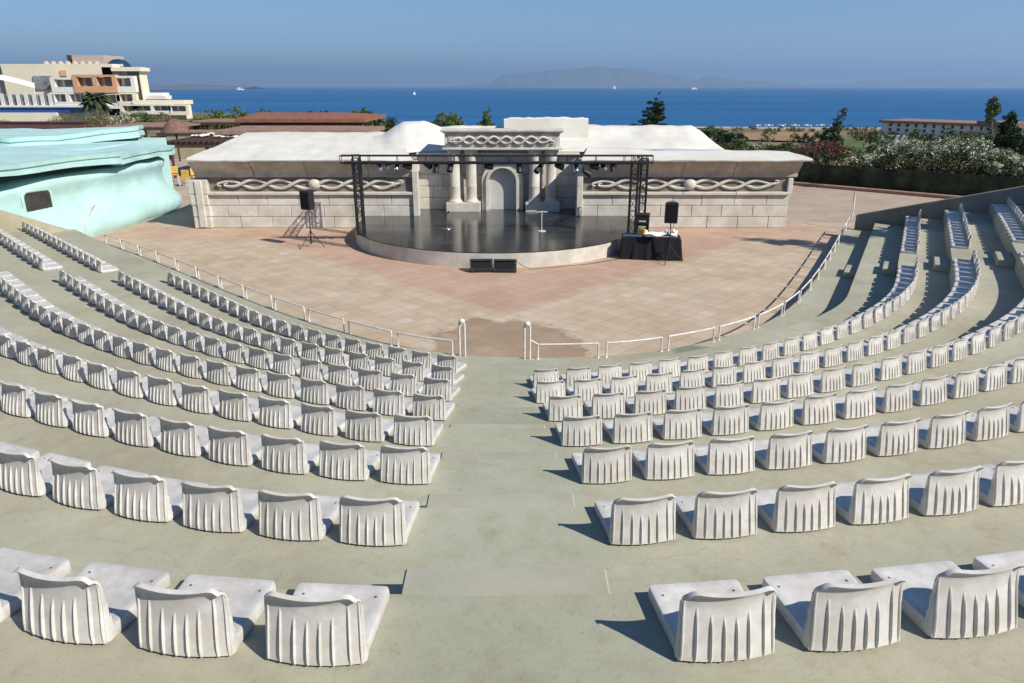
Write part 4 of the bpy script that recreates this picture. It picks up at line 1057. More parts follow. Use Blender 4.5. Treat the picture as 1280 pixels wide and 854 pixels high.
def tree(name, label, x, y, z0, hgt, blobs, n, size, m, seed, group=None, trunk_r=.12, lean=0.0, cat='tree'):
    t = thing(name, label, cat, (x, y, z0), 0, group)
    top = max(b[2] for b in blobs)
    tk = MB(); pts = [(0, 0, -.2), (lean * .2, 0, hgt * .25), (lean * .5, 0, hgt * .55), (lean, 0, min(hgt * .85, top))]; tk.tube(pts, [trunk_r, trunk_r * .8, trunk_r * .55, trunk_r * .2], 7)
    rnd = random.Random(seed)
    for b in blobs[:8]:
        tk.tube([(lean * .4, 0, hgt * .4), (b[0] * .6, b[1] * .6, b[2] * .8), (b[0], b[1], b[2])], [trunk_r * .4, trunk_r * .25, trunk_r * .1], 5)
    tk.build('trunk', M['bark'], t, smooth=60, loc=LOCAL)
    cr_ = MB(); leaves(cr_, blobs, n, size, seed); cr_.build('crown', m, t, recalc=False, loc=LOCAL)
    return t
def gz(x, y): return land_z(x, y) if y > 62 else 0.0
def placed(px, py, Y): return P(px, py, Y)

# treeline beyond the brown roofs, left of the stage building
line = [(246, 141, 92, 'g', 'low green bush at the hotel end of the treeline'), (270, 138, 95, 'g', 'round green tree behind the thatched pergola'), (300, 134, 96, 'g', 'taller green tree in the middle of the treeline'), (331, 137, 94, 'g', 'small round tree just beyond the red roof corner'),
        (388, 139, 100, 'd', 'thin dark treetop above the middle of the red roof'), (408, 140, 100, 'd', 'small pointed treetop above the red roof edge'), (445, 139, 90, 'g', 'slim green treetop past the red roof end'), (458, 138.5, 90, 'g', 'second slim green treetop past the red roof end'), (474, 147, 88, 'g', 'low bush before the white gable'), (486, 148, 88, 'd', 'dark low bush beside the white gable')]
for i, (px, py, Y, c, lab) in enumerate(line):
    top = P(px, py, Y); z0 = gz(top.x, Y); hgt = max(2.5, top.z - z0); r_ = {0: 1.9, 1: 2.2, 2: 2.6, 3: 1.9, 4: .7, 5: .8, 6: 1.0, 7: 1.0, 8: 1.3, 9: 1.4}[i]
    rnd = random.Random(i + 50)
    bl = [(rnd.uniform(-.5, .5) * r_, rnd.uniform(-.4, .4) * r_, hgt - r_ * rnd.uniform(.5, 1.3), r_ * rnd.uniform(.6, .9), r_ * .8, r_ * rnd.uniform(.5, .8)) for _ in range(5)] + [(0, 0, hgt - r_ * .55, r_ * .55, r_ * .5, r_ * .6), (0, 0, hgt * .5, r_ * .9, r_ * .9, hgt * .3)]
    tree('tree', lab, top.x, Y, z0, hgt, bl, 1800, .22, M['leaf_green'] if c == 'g' else M['leaf_dark'], 100 + i, 'trees beyond the roofs')
def round_tree(name, lab, px, py_top, Y, half_w, hgt_crown, m, seed, n=2600, size=.16, group=None):
    top = P(px, py_top, Y); z0 = gz(top.x, Y); h_ = top.z - z0; rnd = random.Random(seed)
    w_ = half_w; bl = []
    for _ in range(9):
        a = rnd.uniform(0, 6.28); rr0 = rnd.uniform(.2, .75)
        bl.append((math.cos(a) * rr0 * w_, math.sin(a) * rr0 * w_, h_ - hgt_crown * rnd.uniform(.3, .8), w_ * .42, w_ * .42, hgt_crown * .26))
    bl.append((0, 0, h_ - hgt_crown * .35, w_ * .6, w_ * .6, hgt_crown * .33))
    return tree(name, lab, top.x, Y, z0, h_, bl, n, size, m, seed, group)
round_tree('tree', 'rounded dark green tree rising behind the white roof before the sea', 562, 138, 52, 1.6, 2.0, M['leaf_green'], 301, 3200, .12)
def conifer(lab, px, py_top, py_base, Y, half_w, m, seed, lean=0, n=2200, size=.14, tiers=9, name='conifer'):
    top = P(px, py_top, Y); zb_ = P(px, py_base, Y).z; z0 = gz(top.x, Y); h_ = top.z - z0; ch = top.z - zb_; rnd = random.Random(seed); bl = []
    for i in range(tiers):
        f = i / (tiers - 1); r_ = half_w * (1 - f) ** .7 * rnd.uniform(.75, 1.1) + .12; x = lean * f * f
        for q in range(3 if f < .8 else 1):
            a = rnd.uniform(0, 6.28); bl.append((x + math.cos(a) * r_ * .5, math.sin(a) * r_ * .5, h_ - ch * (1 - f) * .97, r_ * .6, r_ * .6, ch / tiers * .75))
    return tree(name, lab, top.x - lean, Y, z0, h_, bl, n, size, m, seed, None, .14, lean)
conifer('small feathery conifer behind the raised white roof block', 610, 134, 160, 52, .55, M['leaf_green'], 311, .05, 1300, .10, 7)
conifer('dark windswept pine standing above the white roof against the sea', 824, 119, 165, 48, 1.05, M['leaf_dark'], 321, .55, 3000, .12, 9)
# bent cypress over the bougainvillea
def bent_cypress(lab, pts_px, Y, widths, seed, m, size=.12, n=2400):
    ps = [P(a, b, Y) for a, b in pts_px]; b0 = ps[0]; z0 = gz(b0.x, Y); bl = []
    t = thing('cypress', lab, 'tree', (b0.x, Y, z0)); o = Vector((b0.x, Y, z0))
    for (a, b), (wa, wb) in zip(zip(ps, ps[1:]), zip(widths, widths[1:])):
        k = 5
        for i in range(k): q = a.lerp(b, i / k) - o; w_ = wa + (wb - wa) * i / k; bl.append((q.x, q.y, q.z, w_, w_, max(w_ * .8, (b - a).length / k * .8)))
    MB().tube([(0, 0, -.3)] + [tuple(p - o) for p in ps], [.16, .15] + [.1 * max(.2, 1 - i / len(ps)) for i in range(1, len(ps))], 7).build('trunk', M['bark'], t, smooth=60, loc=LOCAL)
    c = MB(); leaves(c, bl, n, size, seed); c.build('crown', m, t, recalc=False, loc=LOCAL)
bent_cypress('thin dark cypress bent over at the top above pink bougainvillea', [(1036, 192), (1039, 176), (1042, 164), (1047, 152), (1053, 142), (1060, 134)], 55, (1.0, .75, .6, .4, .3, .16), 331, M['leaf_dark'])
bent_cypress('dark cypress standing at the photo edge beside the white oleanders', [(1256, 185), (1257, 172), (1259, 158), (1262, 148), (1265, 138)], 46, (.6, .55, .5, .4, .18), 341, M['leaf_dark'])
bent_cypress('tall thin half-bare tree in front of the long hotel', [(1240, 175), (1239, 158), (1241, 142), (1242, 131), (1243, 122)], 50, (.28, .3, .42, .45, .22), 351, M['leaf_green'], .10, 1000)
round_tree('tree', 'dark spreading shrub tree behind the oleanders by the photo edge', 1274, 158, 44, 1.2, 2.0, M['leaf_dark'], 361, 2200, .13)

for (x, y, h_, r_, sd_, lab) in ((20.9, 20.0, 11.4, 1.15, 371, 'tall dark cypress rising outside the end wall beside the highest seats'), (22.6, 18.8, 10.0, 1.0, 372, 'shorter dark cypress outside the end wall, behind the tall one')):
    rr_2 = random.Random(sd_); bl = []
    for i in range(16):
        f = i / 15; q = r_ * (math.sin(math.pi * min(1, .25 + f * .75)) ** .55) + .10; bl.append((rr_2.uniform(-.1, .1), rr_2.uniform(-.1, .1), 1.6 + (h_ - 1.6) * f, q, q, .5))
    tree('cypress', lab, x, y, 0, h_, bl, 5200, .17, M['leaf_dark'], sd_, None, .16)

# ------------------------------------------------------------------ right-hand garden: kerb, screened fence, hedge, oleanders
FA, FB = Vector((14.5, 46.3)), Vector((25.5, 36.2))
fd = (FB - FA).normalized(); fn = Vector((fd.y, -fd.x)); fn = fn if fn.y < 0 else -fn
kb = MB(); rz_ = math.atan2(fd.y, fd.x); mid = (FA + FB) / 2; kb.box((mid.x + fn.x * .35, mid.y + fn.y * .35, .09), ((FB - FA).length + 10, .45, .18), .03, rz_); tag(kb.build('kerb', M['kerb']), kind='structure')
fe = thing('screen_fence', 'dark screened garden fence on posts along the pink kerb', 'fence', (FA.x, FA.y, 0), rz_)
ln = (FB - FA).length + 5
MB().box((ln / 2 - 3, 0, .68), (ln, .03, 1.16)).build('screen', M['mesh_fence'], fe, loc=LOCAL)
k = int(ln / 1.9)
for i in range(k + 1): MB().tube([(i * ln / k - 3, -.04, 0), (i * ln / k - 3, -.04, 1.34)], .028, 6).build('post', M['mesh_fence'], fe, smooth=60, loc=LOCAL)
def hedge(name, lab, pts, n, size, m, seed, cat='hedge'):
    o = Vector((pts[0][0], pts[0][1], 0)); t = thing(name, lab, cat, o)
    c = MB(); leaves(c, [(p[0] - o.x, p[1] - o.y, p[2], p[3], p[4], p[5]) for p in pts], n, size, seed); c.build('foliage', m, t, recalc=False, loc=LOCAL)
    st_ = MB(); rnd = random.Random(seed)
    for p in pts[::2]:
        for _ in range(2): st_.tube([(p[0] - o.x + rnd.uniform(-.2, .2), p[1] - o.y, -.05), (p[0] - o.x + rnd.uniform(-.3, .3) * p[3], p[1] - o.y, p[2])], [.04, .015], 5)
    st_.build('stem', M['bark'], t, loc=LOCAL)
rnd = random.Random(5); pts = []
for i in range(26):
    f = i / 25; p = FA + (FB - FA) * (f * 1.25 - .15) - fn * (.75 + rnd.uniform(-.1, .3)); pts.append((p.x, p.y, .95 + .25 * rnd.random(), .75, .55, .85 + .3 * rnd.random()))
hedge('hedge', 'dense dark green hedge growing behind the screened fence', pts, 11000, .11, M['hedge'], 401)
ole = [(1092, 196, 41, 2.0, 'lowest white oleander at the bougainvillea end of the row'), (1120, 186, 41, 1.6, 'white oleander below the end wall of the long hotel'), (1152, 182, 41, 1.9, 'dense white oleander in front of the hotel balconies'), (1186, 181, 40, 1.9, 'green oleander with few white blooms in mid row'), (1216, 182, 39, 2.0, 'tallest white oleander, thick with blossom'), (1244, 194, 37.5, 1.7, 'white oleander bulging over the shaded end wall'), (1262, 204, 36, 1.3, 'small white oleander nearest the seating end wall')]
for i, (px, py, Y, w_, lab) in enumerate(ole):
    Y += 1.8; top = P(px, py, Y); rnd = random.Random(600 + i); pts = []
    for _ in range(9):
        pts.append((top.x + rnd.uniform(-.65, .65) * w_, Y + rnd.uniform(-.5, .6) * w_, top.z + .32 - rnd.uniform(.2, .95), w_ * .42, w_ * .4, .45))
    pts.append((top.x, Y, top.z * .5, w_ * .8, w_ * .6, top.z * .35))
    hedge('oleander_bush', lab, pts, 3600, .085, M['leaf_oleander'], 610 + i, 'bush')
top = P(1030, 178, 52); pts = [(top.x + d, 52 + .3 * d, top.z - .5 - .2 * abs(d) * .4, .9, .7, .55) for d in (-2, -1.2, -.4, .4, 1.2, 1.9)] + [(top.x, 52, 1.0, 2.2, .8, .9)]
hedge('bougainvillea', 'dark bougainvillea bush with magenta blooms under the bent cypress', pts, 3600, .10, M['leaf_boug'], 701, 'bush')
# scrub and trees between the white roof and the beach
scrub = [(893, 158, 120, 2.2, 'g', 'green bush where the white roof meets the sea view'), (908, 163, 95, 1.6, 'd', 'dark round tree near the end of the white roof'), (925, 172, 75, 1.5, 'g', 'green shrub over the white roof end'), (950, 176, 72, 1.6, 'o', 'pale flowering shrub in the garden beyond the roof'), (968, 180, 70, 1.3, 'g', 'low green shrub beside the pale flowering shrub'), (985, 177, 70, 1.5, 'g', 'green bush before the bare field'), (1010, 181, 60, 1.3, 'd', 'dark bush beside the bougainvillea'), (1098, 160, 150, 3.0, 'd', 'round dark tree by the long hotel end'), (1070, 186, 60, 1.2, 'g', 'pale green shrub past the bougainvillea'), (900, 178, 68, 1.6, 'g', 'bush tucked behind the sloping roof end')]
for i, (px, py, Y, w_, c, lab) in enumerate(scrub):
    round_tree('bush', lab, px, py, Y, w_, w_ * 1.3, {'g': M['leaf_green'], 'd': M['leaf_dark'], 'o': M['leaf_oleander']}[c], 800 + i, 1500, .05 + Y * .0013, 'shrubs between the roof and the beach')['category'] = 'bush'
rs_ = random.Random(77); cnt = 0
for i in range(70):
    px = rs_.uniform(880, 1120) if i < 45 else rs_.uniform(1090, 1260); Y = rs_.uniform(110, 430) if i < 45 else rs_.uniform(75, 190); x = P(px, 170, Y).x; w_ = rs_.uniform(1.0, 2.4)
    z0 = land_z(x, Y); t = thing('coast_shrub', 'small shrub scattered over the dry coastal land', 'shrub', (x, Y, z0), 0, 'scattered shrubs on the coastal land')
    c = MB(); leaves(c, [(rs_.uniform(-w_, w_) * .6, 0, w_ * .5, w_ * .8, w_ * .6, w_ * .6) for _ in range(3)], 140, .34, 1000 + i); c.build('foliage', (M['leaf_green'], M['leaf_dark'], M['leaf_olive'])[i % 3], t, recalc=False, loc=LOCAL)
# field of dry grass and a lawn patch beyond
for nm, pp, m in (('field', [(935, 186, 150), (1030, 184, 150), (1022, 171, 260), (928, 172, 260)], mat('bare_earth_field', (.33, .20, .10), .95, .1, .05)), ('lawn', [(1040, 189, 85), (1085, 188, 85), (1075, 170, 200), (1046, 172, 200)], mat('lawn_grass', (.10, .14, .03), .95, .2, .1))):
    mb = MB(); co = [Vector((P(px, py, Y).x, Y)) for px, py, Y in pp]; g = []
    for b_ in range(13):
        v = b_ / 12; row = []
        for a_ in range(13):
            u = a_ / 12; q = (co[0] * (1 - u) + co[1] * u) * (1 - v) + (co[3] * (1 - u) + co[2] * u) * v; row.append(mb.bm.verts.new((q.x, q.y, land_z(q.x, q.y) + .35)))
        g.append(row)
    for r0, r1 in zip(g, g[1:]):
        for a_ in range(12): mb.bm.faces.new((r0[a_], r0[a_ + 1], r1[a_ + 1], r1[a_]))
    tag(mb.build(nm, m), kind='structure')

# ------------------------------------------------------------------ beach parasols and pavilions
for i in range(24):
    px = 945 + 92 * i / 23 + random.uniform(-1.2, 1.2); Y = 556 + random.uniform(-4, 6); x = P(px, 160, Y).x; z = SEA + 1.1
    t = thing('beach_parasol', 'tiny beach parasol in the long row by the water', 'parasol', (x, Y, z), 0, 'beach parasols along the shore')
    MB().lathe([(1.5, 1.5), (.9, 2.0), (0, 2.3)], (0, 0, 0), 8).build('canopy', (M['canvas'], M['plank_yellow'], M['timber'], M['fabric_blue'])[i % 4], t, loc=LOCAL)
    MB().tube([(0, 0, -.8), (0, 0, 2.6)], .08, 5).build('pole', M['timber'], t, loc=LOCAL)
for (px, w_, lab) in ((912, 16, 'long low white pavilion roof on the shore'), (930, 13, 'second white pavilion roof on the shore')):
    Y = 520 if px < 920 else 500; p = P(px, 160.5 if px < 920 else 163, Y)
    t = thing('beach_pavilion', lab, 'pavilion', (p.x, Y, SEA + 1)); h_ = p.z - SEA - 1
    MB().prism([(-w_ / 2, -4), (w_ / 2, -4), (w_ / 2, 4), (-w_ / 2, 4)], h_ - .8, h_, .2).build('roof', M['canvas'], t, loc=LOCAL)
    MB().box((0, 0, h_ / 2 - .4), (w_ * .9, 6, h_ - .8)).build('wall', M['hotel_white'], t, loc=LOCAL)

# ------------------------------------------------------------------ boats
def boat(px, py, Y, ln_, hh, lab, sail=False):
    p = P(px, py, Y); t = thing('boat', lab, 'boat', (p.x, Y, SEA), R(8))
    MB().prism([(-ln_ / 2, -ln_ * .1), (ln_ * .3, -ln_ * .12), (ln_ / 2, 0), (ln_ * .3, ln_ * .12), (-ln_ / 2, ln_ * .1)], -.3, hh * .4, 0).build('hull', M['sail'], t, loc=LOCAL)
    if sail: MB().add([(-ln_ * .3, 0, hh * .4), (ln_ * .35, 0, hh * .4), (0, .1, hh), (0, -.1, hh)], [(0, 1, 2), (1, 0, 3)]).build('sail', M['sail'], t, loc=LOCAL)
    else:
        MB().prism([(-ln_ * .32, -ln_ * .08), (ln_ * .2, -ln_ * .08), (ln_ * .12, ln_ * .08), (-ln_ * .32, ln_ * .08)], hh * .4, hh * .8, 0).build('cabin', M['sail'], t, loc=LOCAL)
        MB().prism([(-ln_ * .2, -ln_ * .05), (ln_ * .05, -ln_ * .05), (0, ln_ * .05), (-ln_ * .2, ln_ * .05)], hh * .8, hh, 0).build('bridge', M['sail'], t, loc=LOCAL)
boat(203, 116, 2300, 34, 12, 'white ferry boat on the sea beside the hotel'); boat(300, 108.6, 6500, 60, 22, 'distant white ship near the horizon behind the low headland')
boat(518, 117, 2900, 10, 13, 'lone small sailing boat off the treetops', True); boat(768, 108.9, 9500, 40, 45, 'tiny sailing boat before the island', True); boat(868, 109.3, 8000, 70, 18, 'distant low white boat beside the island tip')

# ------------------------------------------------------------------ hotel on the left
HY = 150.0
ht = thing('hotel', 'stepped cream and orange hotel with balconies and a blue dome', 'hotel', (P(110, 120, HY).x, HY, -6))
def hq(px, py, Y=HY): return P(px, py, Y)
def hbox(name, x0, y0, x1, y1, dep, m, Y=HY, parent=ht, proud=0.0):
    a, b = hq(x0, y1, Y), hq(x1, y0, Y); mb = MB(); mb.box(((a.x + b.x) / 2, Y + dep / 2 - proud, (a.z + b.z) / 2), (b.x - a.x, dep, b.z - a.z)); return mb.build(name, m, parent)
hbox('wall', 18, 80, 140, 160, 4, M['hotel'], HY + 2.2); hbox('wall', 140, 84, 173, 160, 3, M['hotel'], HY + 2.2)
hbox('wall', -60, 80.5, 19, 150, 12, M['hotel_taupe'], HY + 3.4)
hbox('penthouse', 92, 69, 129, 84, 8, M['hotel_taupe'], HY + 6); hbox('penthouse', 85.5, 69, 92, 82, 6, M['dark_glass'], HY + 7)
for px in range(58, 125, 9):                                         # small roof arches
    a = hq(px, 80.5, HY + 4); MB().lathe([(.62, 0), (.52, .35), (.3, .58), (0, .64)], tuple(a), 10).build('roof_vault', M['hotel_taupe'], ht, smooth=60)
d = hq(149, 84.5, HY + 7); MB().lathe([(2.25, -.3), (2.2, .4), (1.8, 1.0), (1.1, 1.45), (0, 1.65)], tuple(d), 24).build('dome', M['blue_dome'], ht, smooth=60)
hbox('tower_glass', 165, 89, 172, 128, 2, M['dark_glass'], HY + 1.9); hbox('wall', 139, 84.5, 175, 89, 4, M['hotel'], HY + 1.4)
def bays(x0, x1, y0, y1, ncol, mwall, Y, sill=.36, glass=True):
    # a balcony floor: parapet below, piers between dark recessed openings
    hbox('balcony', x0, y1 - (y1 - y0) * sill, x1, y1, .3, mwall, Y)
    hbox('slab', x0, y0, x1, y0 + (y1 - y0) * .12, 1.3, mwall, Y)
    for i in range(ncol + 1):
        x = x0 + (x1 - x0) * i / ncol; hbox('pier', x - .7, y0, x + .7, y1, 1.3, mwall, Y + .02)
    for i in range(ncol):
        a, b = x0 + (x1 - x0) * (i + .1) / ncol, x0 + (x1 - x0) * (i + .9) / ncol
        w_ = hbox('window', a, y0 + (y1 - y0) * .15, b, y1 - (y1 - y0) * .1, .12, M['hotel_glass'], Y + 1.2)
        hbox('frame', (a + b) / 2 - .3, y0 + (y1 - y0) * .15, (a + b) / 2 + .3, y1 - (y1 - y0) * .1, .1, mwall, Y + 1.08, w_)
bays(66, 94, 97, 115.5, 1, M['hotel_white'], HY); bays(94, 143, 93.5, 116, 2, M['hotel_orange'], HY - .2); bays(143, 166, 95, 115.5, 1, M['hotel_white'], HY)
bays(66, 104, 115.7, 134, 2, M['hotel_white'], HY); bays(104, 148, 116.3, 136, 2, M['hotel_white'], HY); bays(148, 168, 115.8, 133, 1, M['hotel'], HY)
hbox('window', 141, 89.5, 156, 95, .2, M['hotel_glass'], HY + 2.0); hbox('window', 157, 90, 163, 95, .2, M['hotel_glass'], HY + 2.0)
hbox('window', 75.5, 88, 82, 95, .2, M['hotel_orange'], HY + 2.0); hbox('window', 168, 112, 174, 124, .2, M['dark_glass'], HY + 1.2)
hbox('window', 1, 83, 18, 100, .2, M['hotel_glass'], HY + 3.1); hbox('window', 44, 95, 63, 112, .2, M['hotel_glass'], HY + 1.9)
lw = hbox('wing', 152, 128, 230, 150, 3, M['hotel'], HY - 4)
hbox('wing_roof', 170, 119.5, 206, 124, 3, M['hotel_white'], HY + 3); hbox('wing_roof', 166, 125.5, 230, 130.5, 4, M['hotel'], HY - 4.6)
bays(152, 168, 130.8, 143, 1, M['hotel'], HY - 6); bays(168, 212, 130.8, 143, 2, M['hotel_white'], HY - 6); bays(212, 234, 131, 144, 1, M['hotel'], HY - 6)
hbox('wing', 178, 116, 203, 130, 3, M['hotel_white'], HY + 4)
# terrace of the hotel: blue pool edge, glass balustrade, sun sail
pt = thing('pool_terrace', 'raised hotel terrace with blue tiled pool edge and glass balustrade', 'terrace', (P(35, 135, 118).x, 118, -5))
def pbox(name, x0, y0, x1, y1, dep, m, Y=118): return hbox(name, x0, y0, x1, y1, dep, m, Y, pt)
pbox('base_wall', -80, 141, 70, 165, 9, M['hotel'], 118); pbox('pool_edge', -80, 134, 86, 141.4, 8, M['blue_tile'], 118.5); pbox('coping', -80, 132, 106, 134.2, 8.6, M['hotel_white'], 118.2)
for i, x in enumerate(range(-8, 70, 10)): pbox('post', x, 117, x + 1.4, 132.2, .1, M['white_metal'], 118.6)
pbox('glass_panel', -60, 118, 66, 132, .04, M['hotel_glass'], 118.9)
ss = thing('sun_sail', 'white shade canopy over the hotel pool terrace', 'canopy', (P(10, 105, 121).x, 121, 0))
mb = MB(); g = []
for j in range(9):
    row = []
    for i in range(13):
        u, v = i / 12, j / 8; p = P(-45 + 89 * u, 96 + 14.5 * u - 3.5 * math.sin(u * 3.1), 119 + 5 * v); row.append(mb.bm.verts.new((p.x, p.y, p.z + .8 * math.sin(v * 3.14))))
    g.append(row)
for a, b in zip(g, g[1:]):
    for i in range(12): mb.bm.faces.new((a[i], a[i + 1], b[i + 1], b[i]))
mb.build('canvas', M['canvas'], ss, smooth=60)
for px in (0, 42): a = P(px, 110, 121); MB().tube([(a.x, 121, a.z), (a.x, 121, P(px, 134, 121).z)], .09, 6).build('mast', M['white_metal'], ss)
# palm and scrub beside the pool
def palm(px, py, Y, seed, lab):
    p = P(px, py, Y); z0 = land_z(p.x, Y); t = thing('palm_tree', lab, 'palm', (p.x, Y, z0)); h_ = p.z - z0; rnd = random.Random(seed)
    MB().tube([(0, 0, -.2), (.1, 0, h_ * .5), (0, 0, h_)], [.35, .28, .24], 8).build('trunk', M['bark'], t, smooth=60, loc=LOCAL)
    mb = MB()
    for k in range(110):
        a = rnd.uniform(0, 6.28); el = rnd.uniform(-.35, 1.15); L_ = rnd.uniform(1.8, 2.7); prev = None
        for s in range(8):
            u = s / 7; r_ = L_ * u * math.cos(el * (1 - u * .2)); z = h_ + L_ * u * math.sin(el) - 1.1 * u * u * L_ * .5; w_ = .32 * math.sin(math.pi * min(1, u * .9 + .1)) + .02
            c = Vector((r_ * math.cos(a), r_ * math.sin(a), z)); sd_ = Vector((-math.sin(a), math.cos(a), 0)) * w_
            cur = [mb.bm.verts.new(c + sd_ - Vector((0, 0, w_ * .6))), mb.bm.verts.new(c), mb.bm.verts.new(c - sd_ - Vector((0, 0, w_ * .6)))]
            if prev: mb.bm.faces.new((prev[0], prev[1], cur[1], cur[0])); mb.bm.faces.new((prev[1], prev[2], cur[2], cur[1]))
            prev = cur
    mb.build('crown', M['palm'], t, recalc=False, loc=LOCAL)
palm(119, 124, 100, 5, 'bushy palm in front of the hotel balconies')
for i, (px, py, Y, w_, m, lab) in enumerate(((75, 142, 72, 2.4, 'leaf_olive', 'dry brown scrub mound below the hotel pool'), (100, 140, 73, 2.6, 'leaf_olive', 'taller dry brown scrub beside the pool wall end'), (120, 143, 72, 2.0, 'leaf_olive', 'dry olive scrub at the palm foot'), (147, 140, 84, 2.0, 'leaf_oleander', 'grey-green flowering shrub between palm and low hotel wing'), (178, 136, 88, 2.2, 'leaf_green', 'green bush before the low hotel wing'), (200, 141, 86, 1.8, 'leaf_olive', 'olive bush at the low wing end'), (2, 150, 60, 1.3, 'leaf_olive', 'dry bush at the corner above the turquoise roof'))):
    round_tree('bush', lab, px, py, Y, w_, w_ * 1.2, M[m], 900 + i, 2200, .11, 'bushes below the hotel')['category'] = 'bush'
# low purple-brown wall behind the turquoise roofs
lw = thing('garden_wall', 'long low purple-brown wall behind the turquoise roofs', 'wall', (P(60, 160, 58).x, 58, 0)); a, b = P(-60, 154, 58), P(106, 153, 58)
MB().box(((a.x + b.x) / 2, 58, a.z / 2), (b.x - a.x, .4, a.z)).build('panel', mat('purple_brown_paint', (.12, .06, .06), .85, .15, 1), lw)
MB().box(((a.x + b.x) / 2, 58, a.z + .06), (b.x - a.x + .2, .55, .12), .02).build('coping', M['timber'], lw)

# ------------------------------------------------------------------ pergolas and brown-tiled roofs
def pergola(name, lab, c, w_, d_, z, m, posts, Y0, slats=0, rz=0.0, thick=.16, cat='pergola'):
    t = thing(name, lab, cat, (c, Y0, 0), rz)
    n = 1
    MB().box((0, d_ / 2, z), (w_, d_, thick), .03).build('roof', m, t, loc=LOCAL)
    fb = MB()
    fb.box((0, .05, z - thick / 2 - .10), (w_ * .98, .12, .2)); fb.box((0, d_ - .05, z - thick / 2 - .10), (w_ * .98, .12, .2)); fb.build('beam', M['timber'], t, loc=LOCAL)
    if slats:
        sl = MB()
        for i in range(slats): sl.box((-w_ / 2 + w_ * (i + .5) / slats, d_ / 2, z + thick / 2 + .04), (.09, d_ * 1.04, .08))
        sl.build('slats', M['timber'], t, loc=LOCAL)
    for i in range(posts):
        for y_ in (.15, d_ - .15): MB().tube([(-w_ / 2 + .2 + (w_ - .4) * i / max(1, posts - 1), y_, 0), (-w_ / 2 + .2 + (w_ - .4) * i / max(1, posts - 1), y_, z - .1)], .085, 6).build('post', M['timber'], t, smooth=60, loc=LOCAL)
    return t
a, b = P(207, 176, 47), P(305, 176, 47); pergola('pergola', 'dark brown timber pergola with white cushions of cloth on its roof', (a.x + b.x) / 2, b.x - a.x, 6, a.z - .15, M['timber'], 3, 47, 14)
a, b = P(132, 158.5, 62), P(226, 158.5, 62); pergola('pergola', 'low flat brown pergola roof nearest the turquoise building', (a.x + b.x) / 2, b.x - a.x, 6, a.z, M['tile_roof2'], 3, 62)
a, b = P(240, 152.5, 66), P(300, 150.5, 66); pergola('pergola', 'faded brown pergola roof below the treeline', (a.x + b.x) / 2, b.x - a.x, 5, a.z, M['tile_roof2'], 3, 66)
for i, (px, py, w_) in enumerate(((249, 167, .9), (265, 162.5, .8), (279, 168.5, 1.0), (301, 169.5, .9))):
    Y = 47 + (176 - py) * .42; p = P(px, py, Y); zt = P(220, 176, 47).z + .05
    o = crumple('white_cloth', w_, 1.3, .12, 20 + i, M['canvas'], 'x', 'cloth', (p.x, Y, zt), 0); tag(o, ('white cloth on the pergola roof nearest the sloping white roof' if i == 3 else 'white cloth on the pergola roof, %s from its turquoise end' % nth(i + 1)), 'cloth', 'white cloths on the pergola roof')
def tiled(name, lab, x0, x1, yt, yb, Y0, Y1, m, fas=2.0):
    # two-slope roof seen from above: eave line yb at Y0, ridge yt at Y1
    t = thing(name, lab, 'roofed shelter', ((P(x0, yb, Y0).x + P(x1, yb, Y0).x) / 2, Y0, 0)); a, b = P(x0, yb, Y0), P(x1, yb, Y0); c, d = P(x0 + (x1 - x0) * .18, yt, Y1), P(x0 + (x1 - x0) * .82, yt, Y1)
    mb = MB(); e = Vector((0, 2 * (Y1 - Y0), 0)); v = [a, b, d, c, Vector((b.x, 2 * Y1 - Y0, b.z)), Vector((a.x, 2 * Y1 - Y0, a.z))]
    lowv = [p - Vector((0, 0, .25)) for p in v]
    mb.add([tuple(p) for p in v] + [tuple(lowv[i]) for i in (0, 1, 4, 5)], [(0, 1, 2, 3), (1, 4, 2), (3, 2, 4, 5), (0, 3, 5), (0, 1, 7, 6), (1, 4, 8, 7), (4, 5, 9, 8), (5, 0, 6, 9), (6, 7, 8, 9)]); mb.build('roof', m, t)
    fb = MB(); fb.box(((a.x + b.x) / 2, Y0 + .4, a.z - .38), (b.x - a.x - .6, .16, .25)); fb.build('beam', M['timber'], t)
    for i in range(4):
        x = a.x + .6 + (b.x - a.x - 1.2) * i / 3
        for y in (Y0 + .4, 2 * Y1 - Y0 - .4): MB().tube([(x, y, 0), (x, y, a.z - .3)], .11, 6).build('post', M['timber'], t, smooth=60)
tiled('roofed_shelter', 'large red tiled roof of the bar behind the stage building', 293, 456, 140.5, 149, 58, 63, M['tile_roof'])
tiled('roofed_shelter', 'lower faded terracotta roof in front of the red tiled roof', 268, 462, 157, 163.5, 50, 53, M['tile_roof2'])
# thatched parasol, bar stools and shed under the pergola
p = P(218, 153, 58); tp = thing('thatched_parasol', 'brown thatched parasol between the pergolas', 'parasol', (p.x, 58, 0))
MB().lathe([(1.1, p.z - .75), (.95, p.z - .5), (.75, p.z - .2), (.4, p.z + .15), (0, p.z + .3)], (0, 0, 0), 14).build('thatch', mat('brown_thatch', (.20, .12, .085), .95, .3, 5, .6, 20), tp, smooth=50, loc=LOCAL)
MB().tube([(0, 0, 0), (0, 0, p.z)], .07, 6).build('pole', M['timber'], tp, loc=LOCAL)
sh = thing('garden_shed', 'low khaki walled garden store behind the pergola posts', 'shed', (P(262, 190, 60).x, 60, 0)); a, b = P(196, 186, 60), P(300, 172, 60)
MB().box(((a.x + b.x) / 2, 61.5, 1.0), (b.x - a.x, 2.5, 2.0), .03).build('wall', M['khaki'], sh); MB().box(((a.x + b.x) / 2, 61.5, 2.06), (b.x - a.x + .3, 2.9, .12), .02).build('roof', M['tile_roof2'], sh)
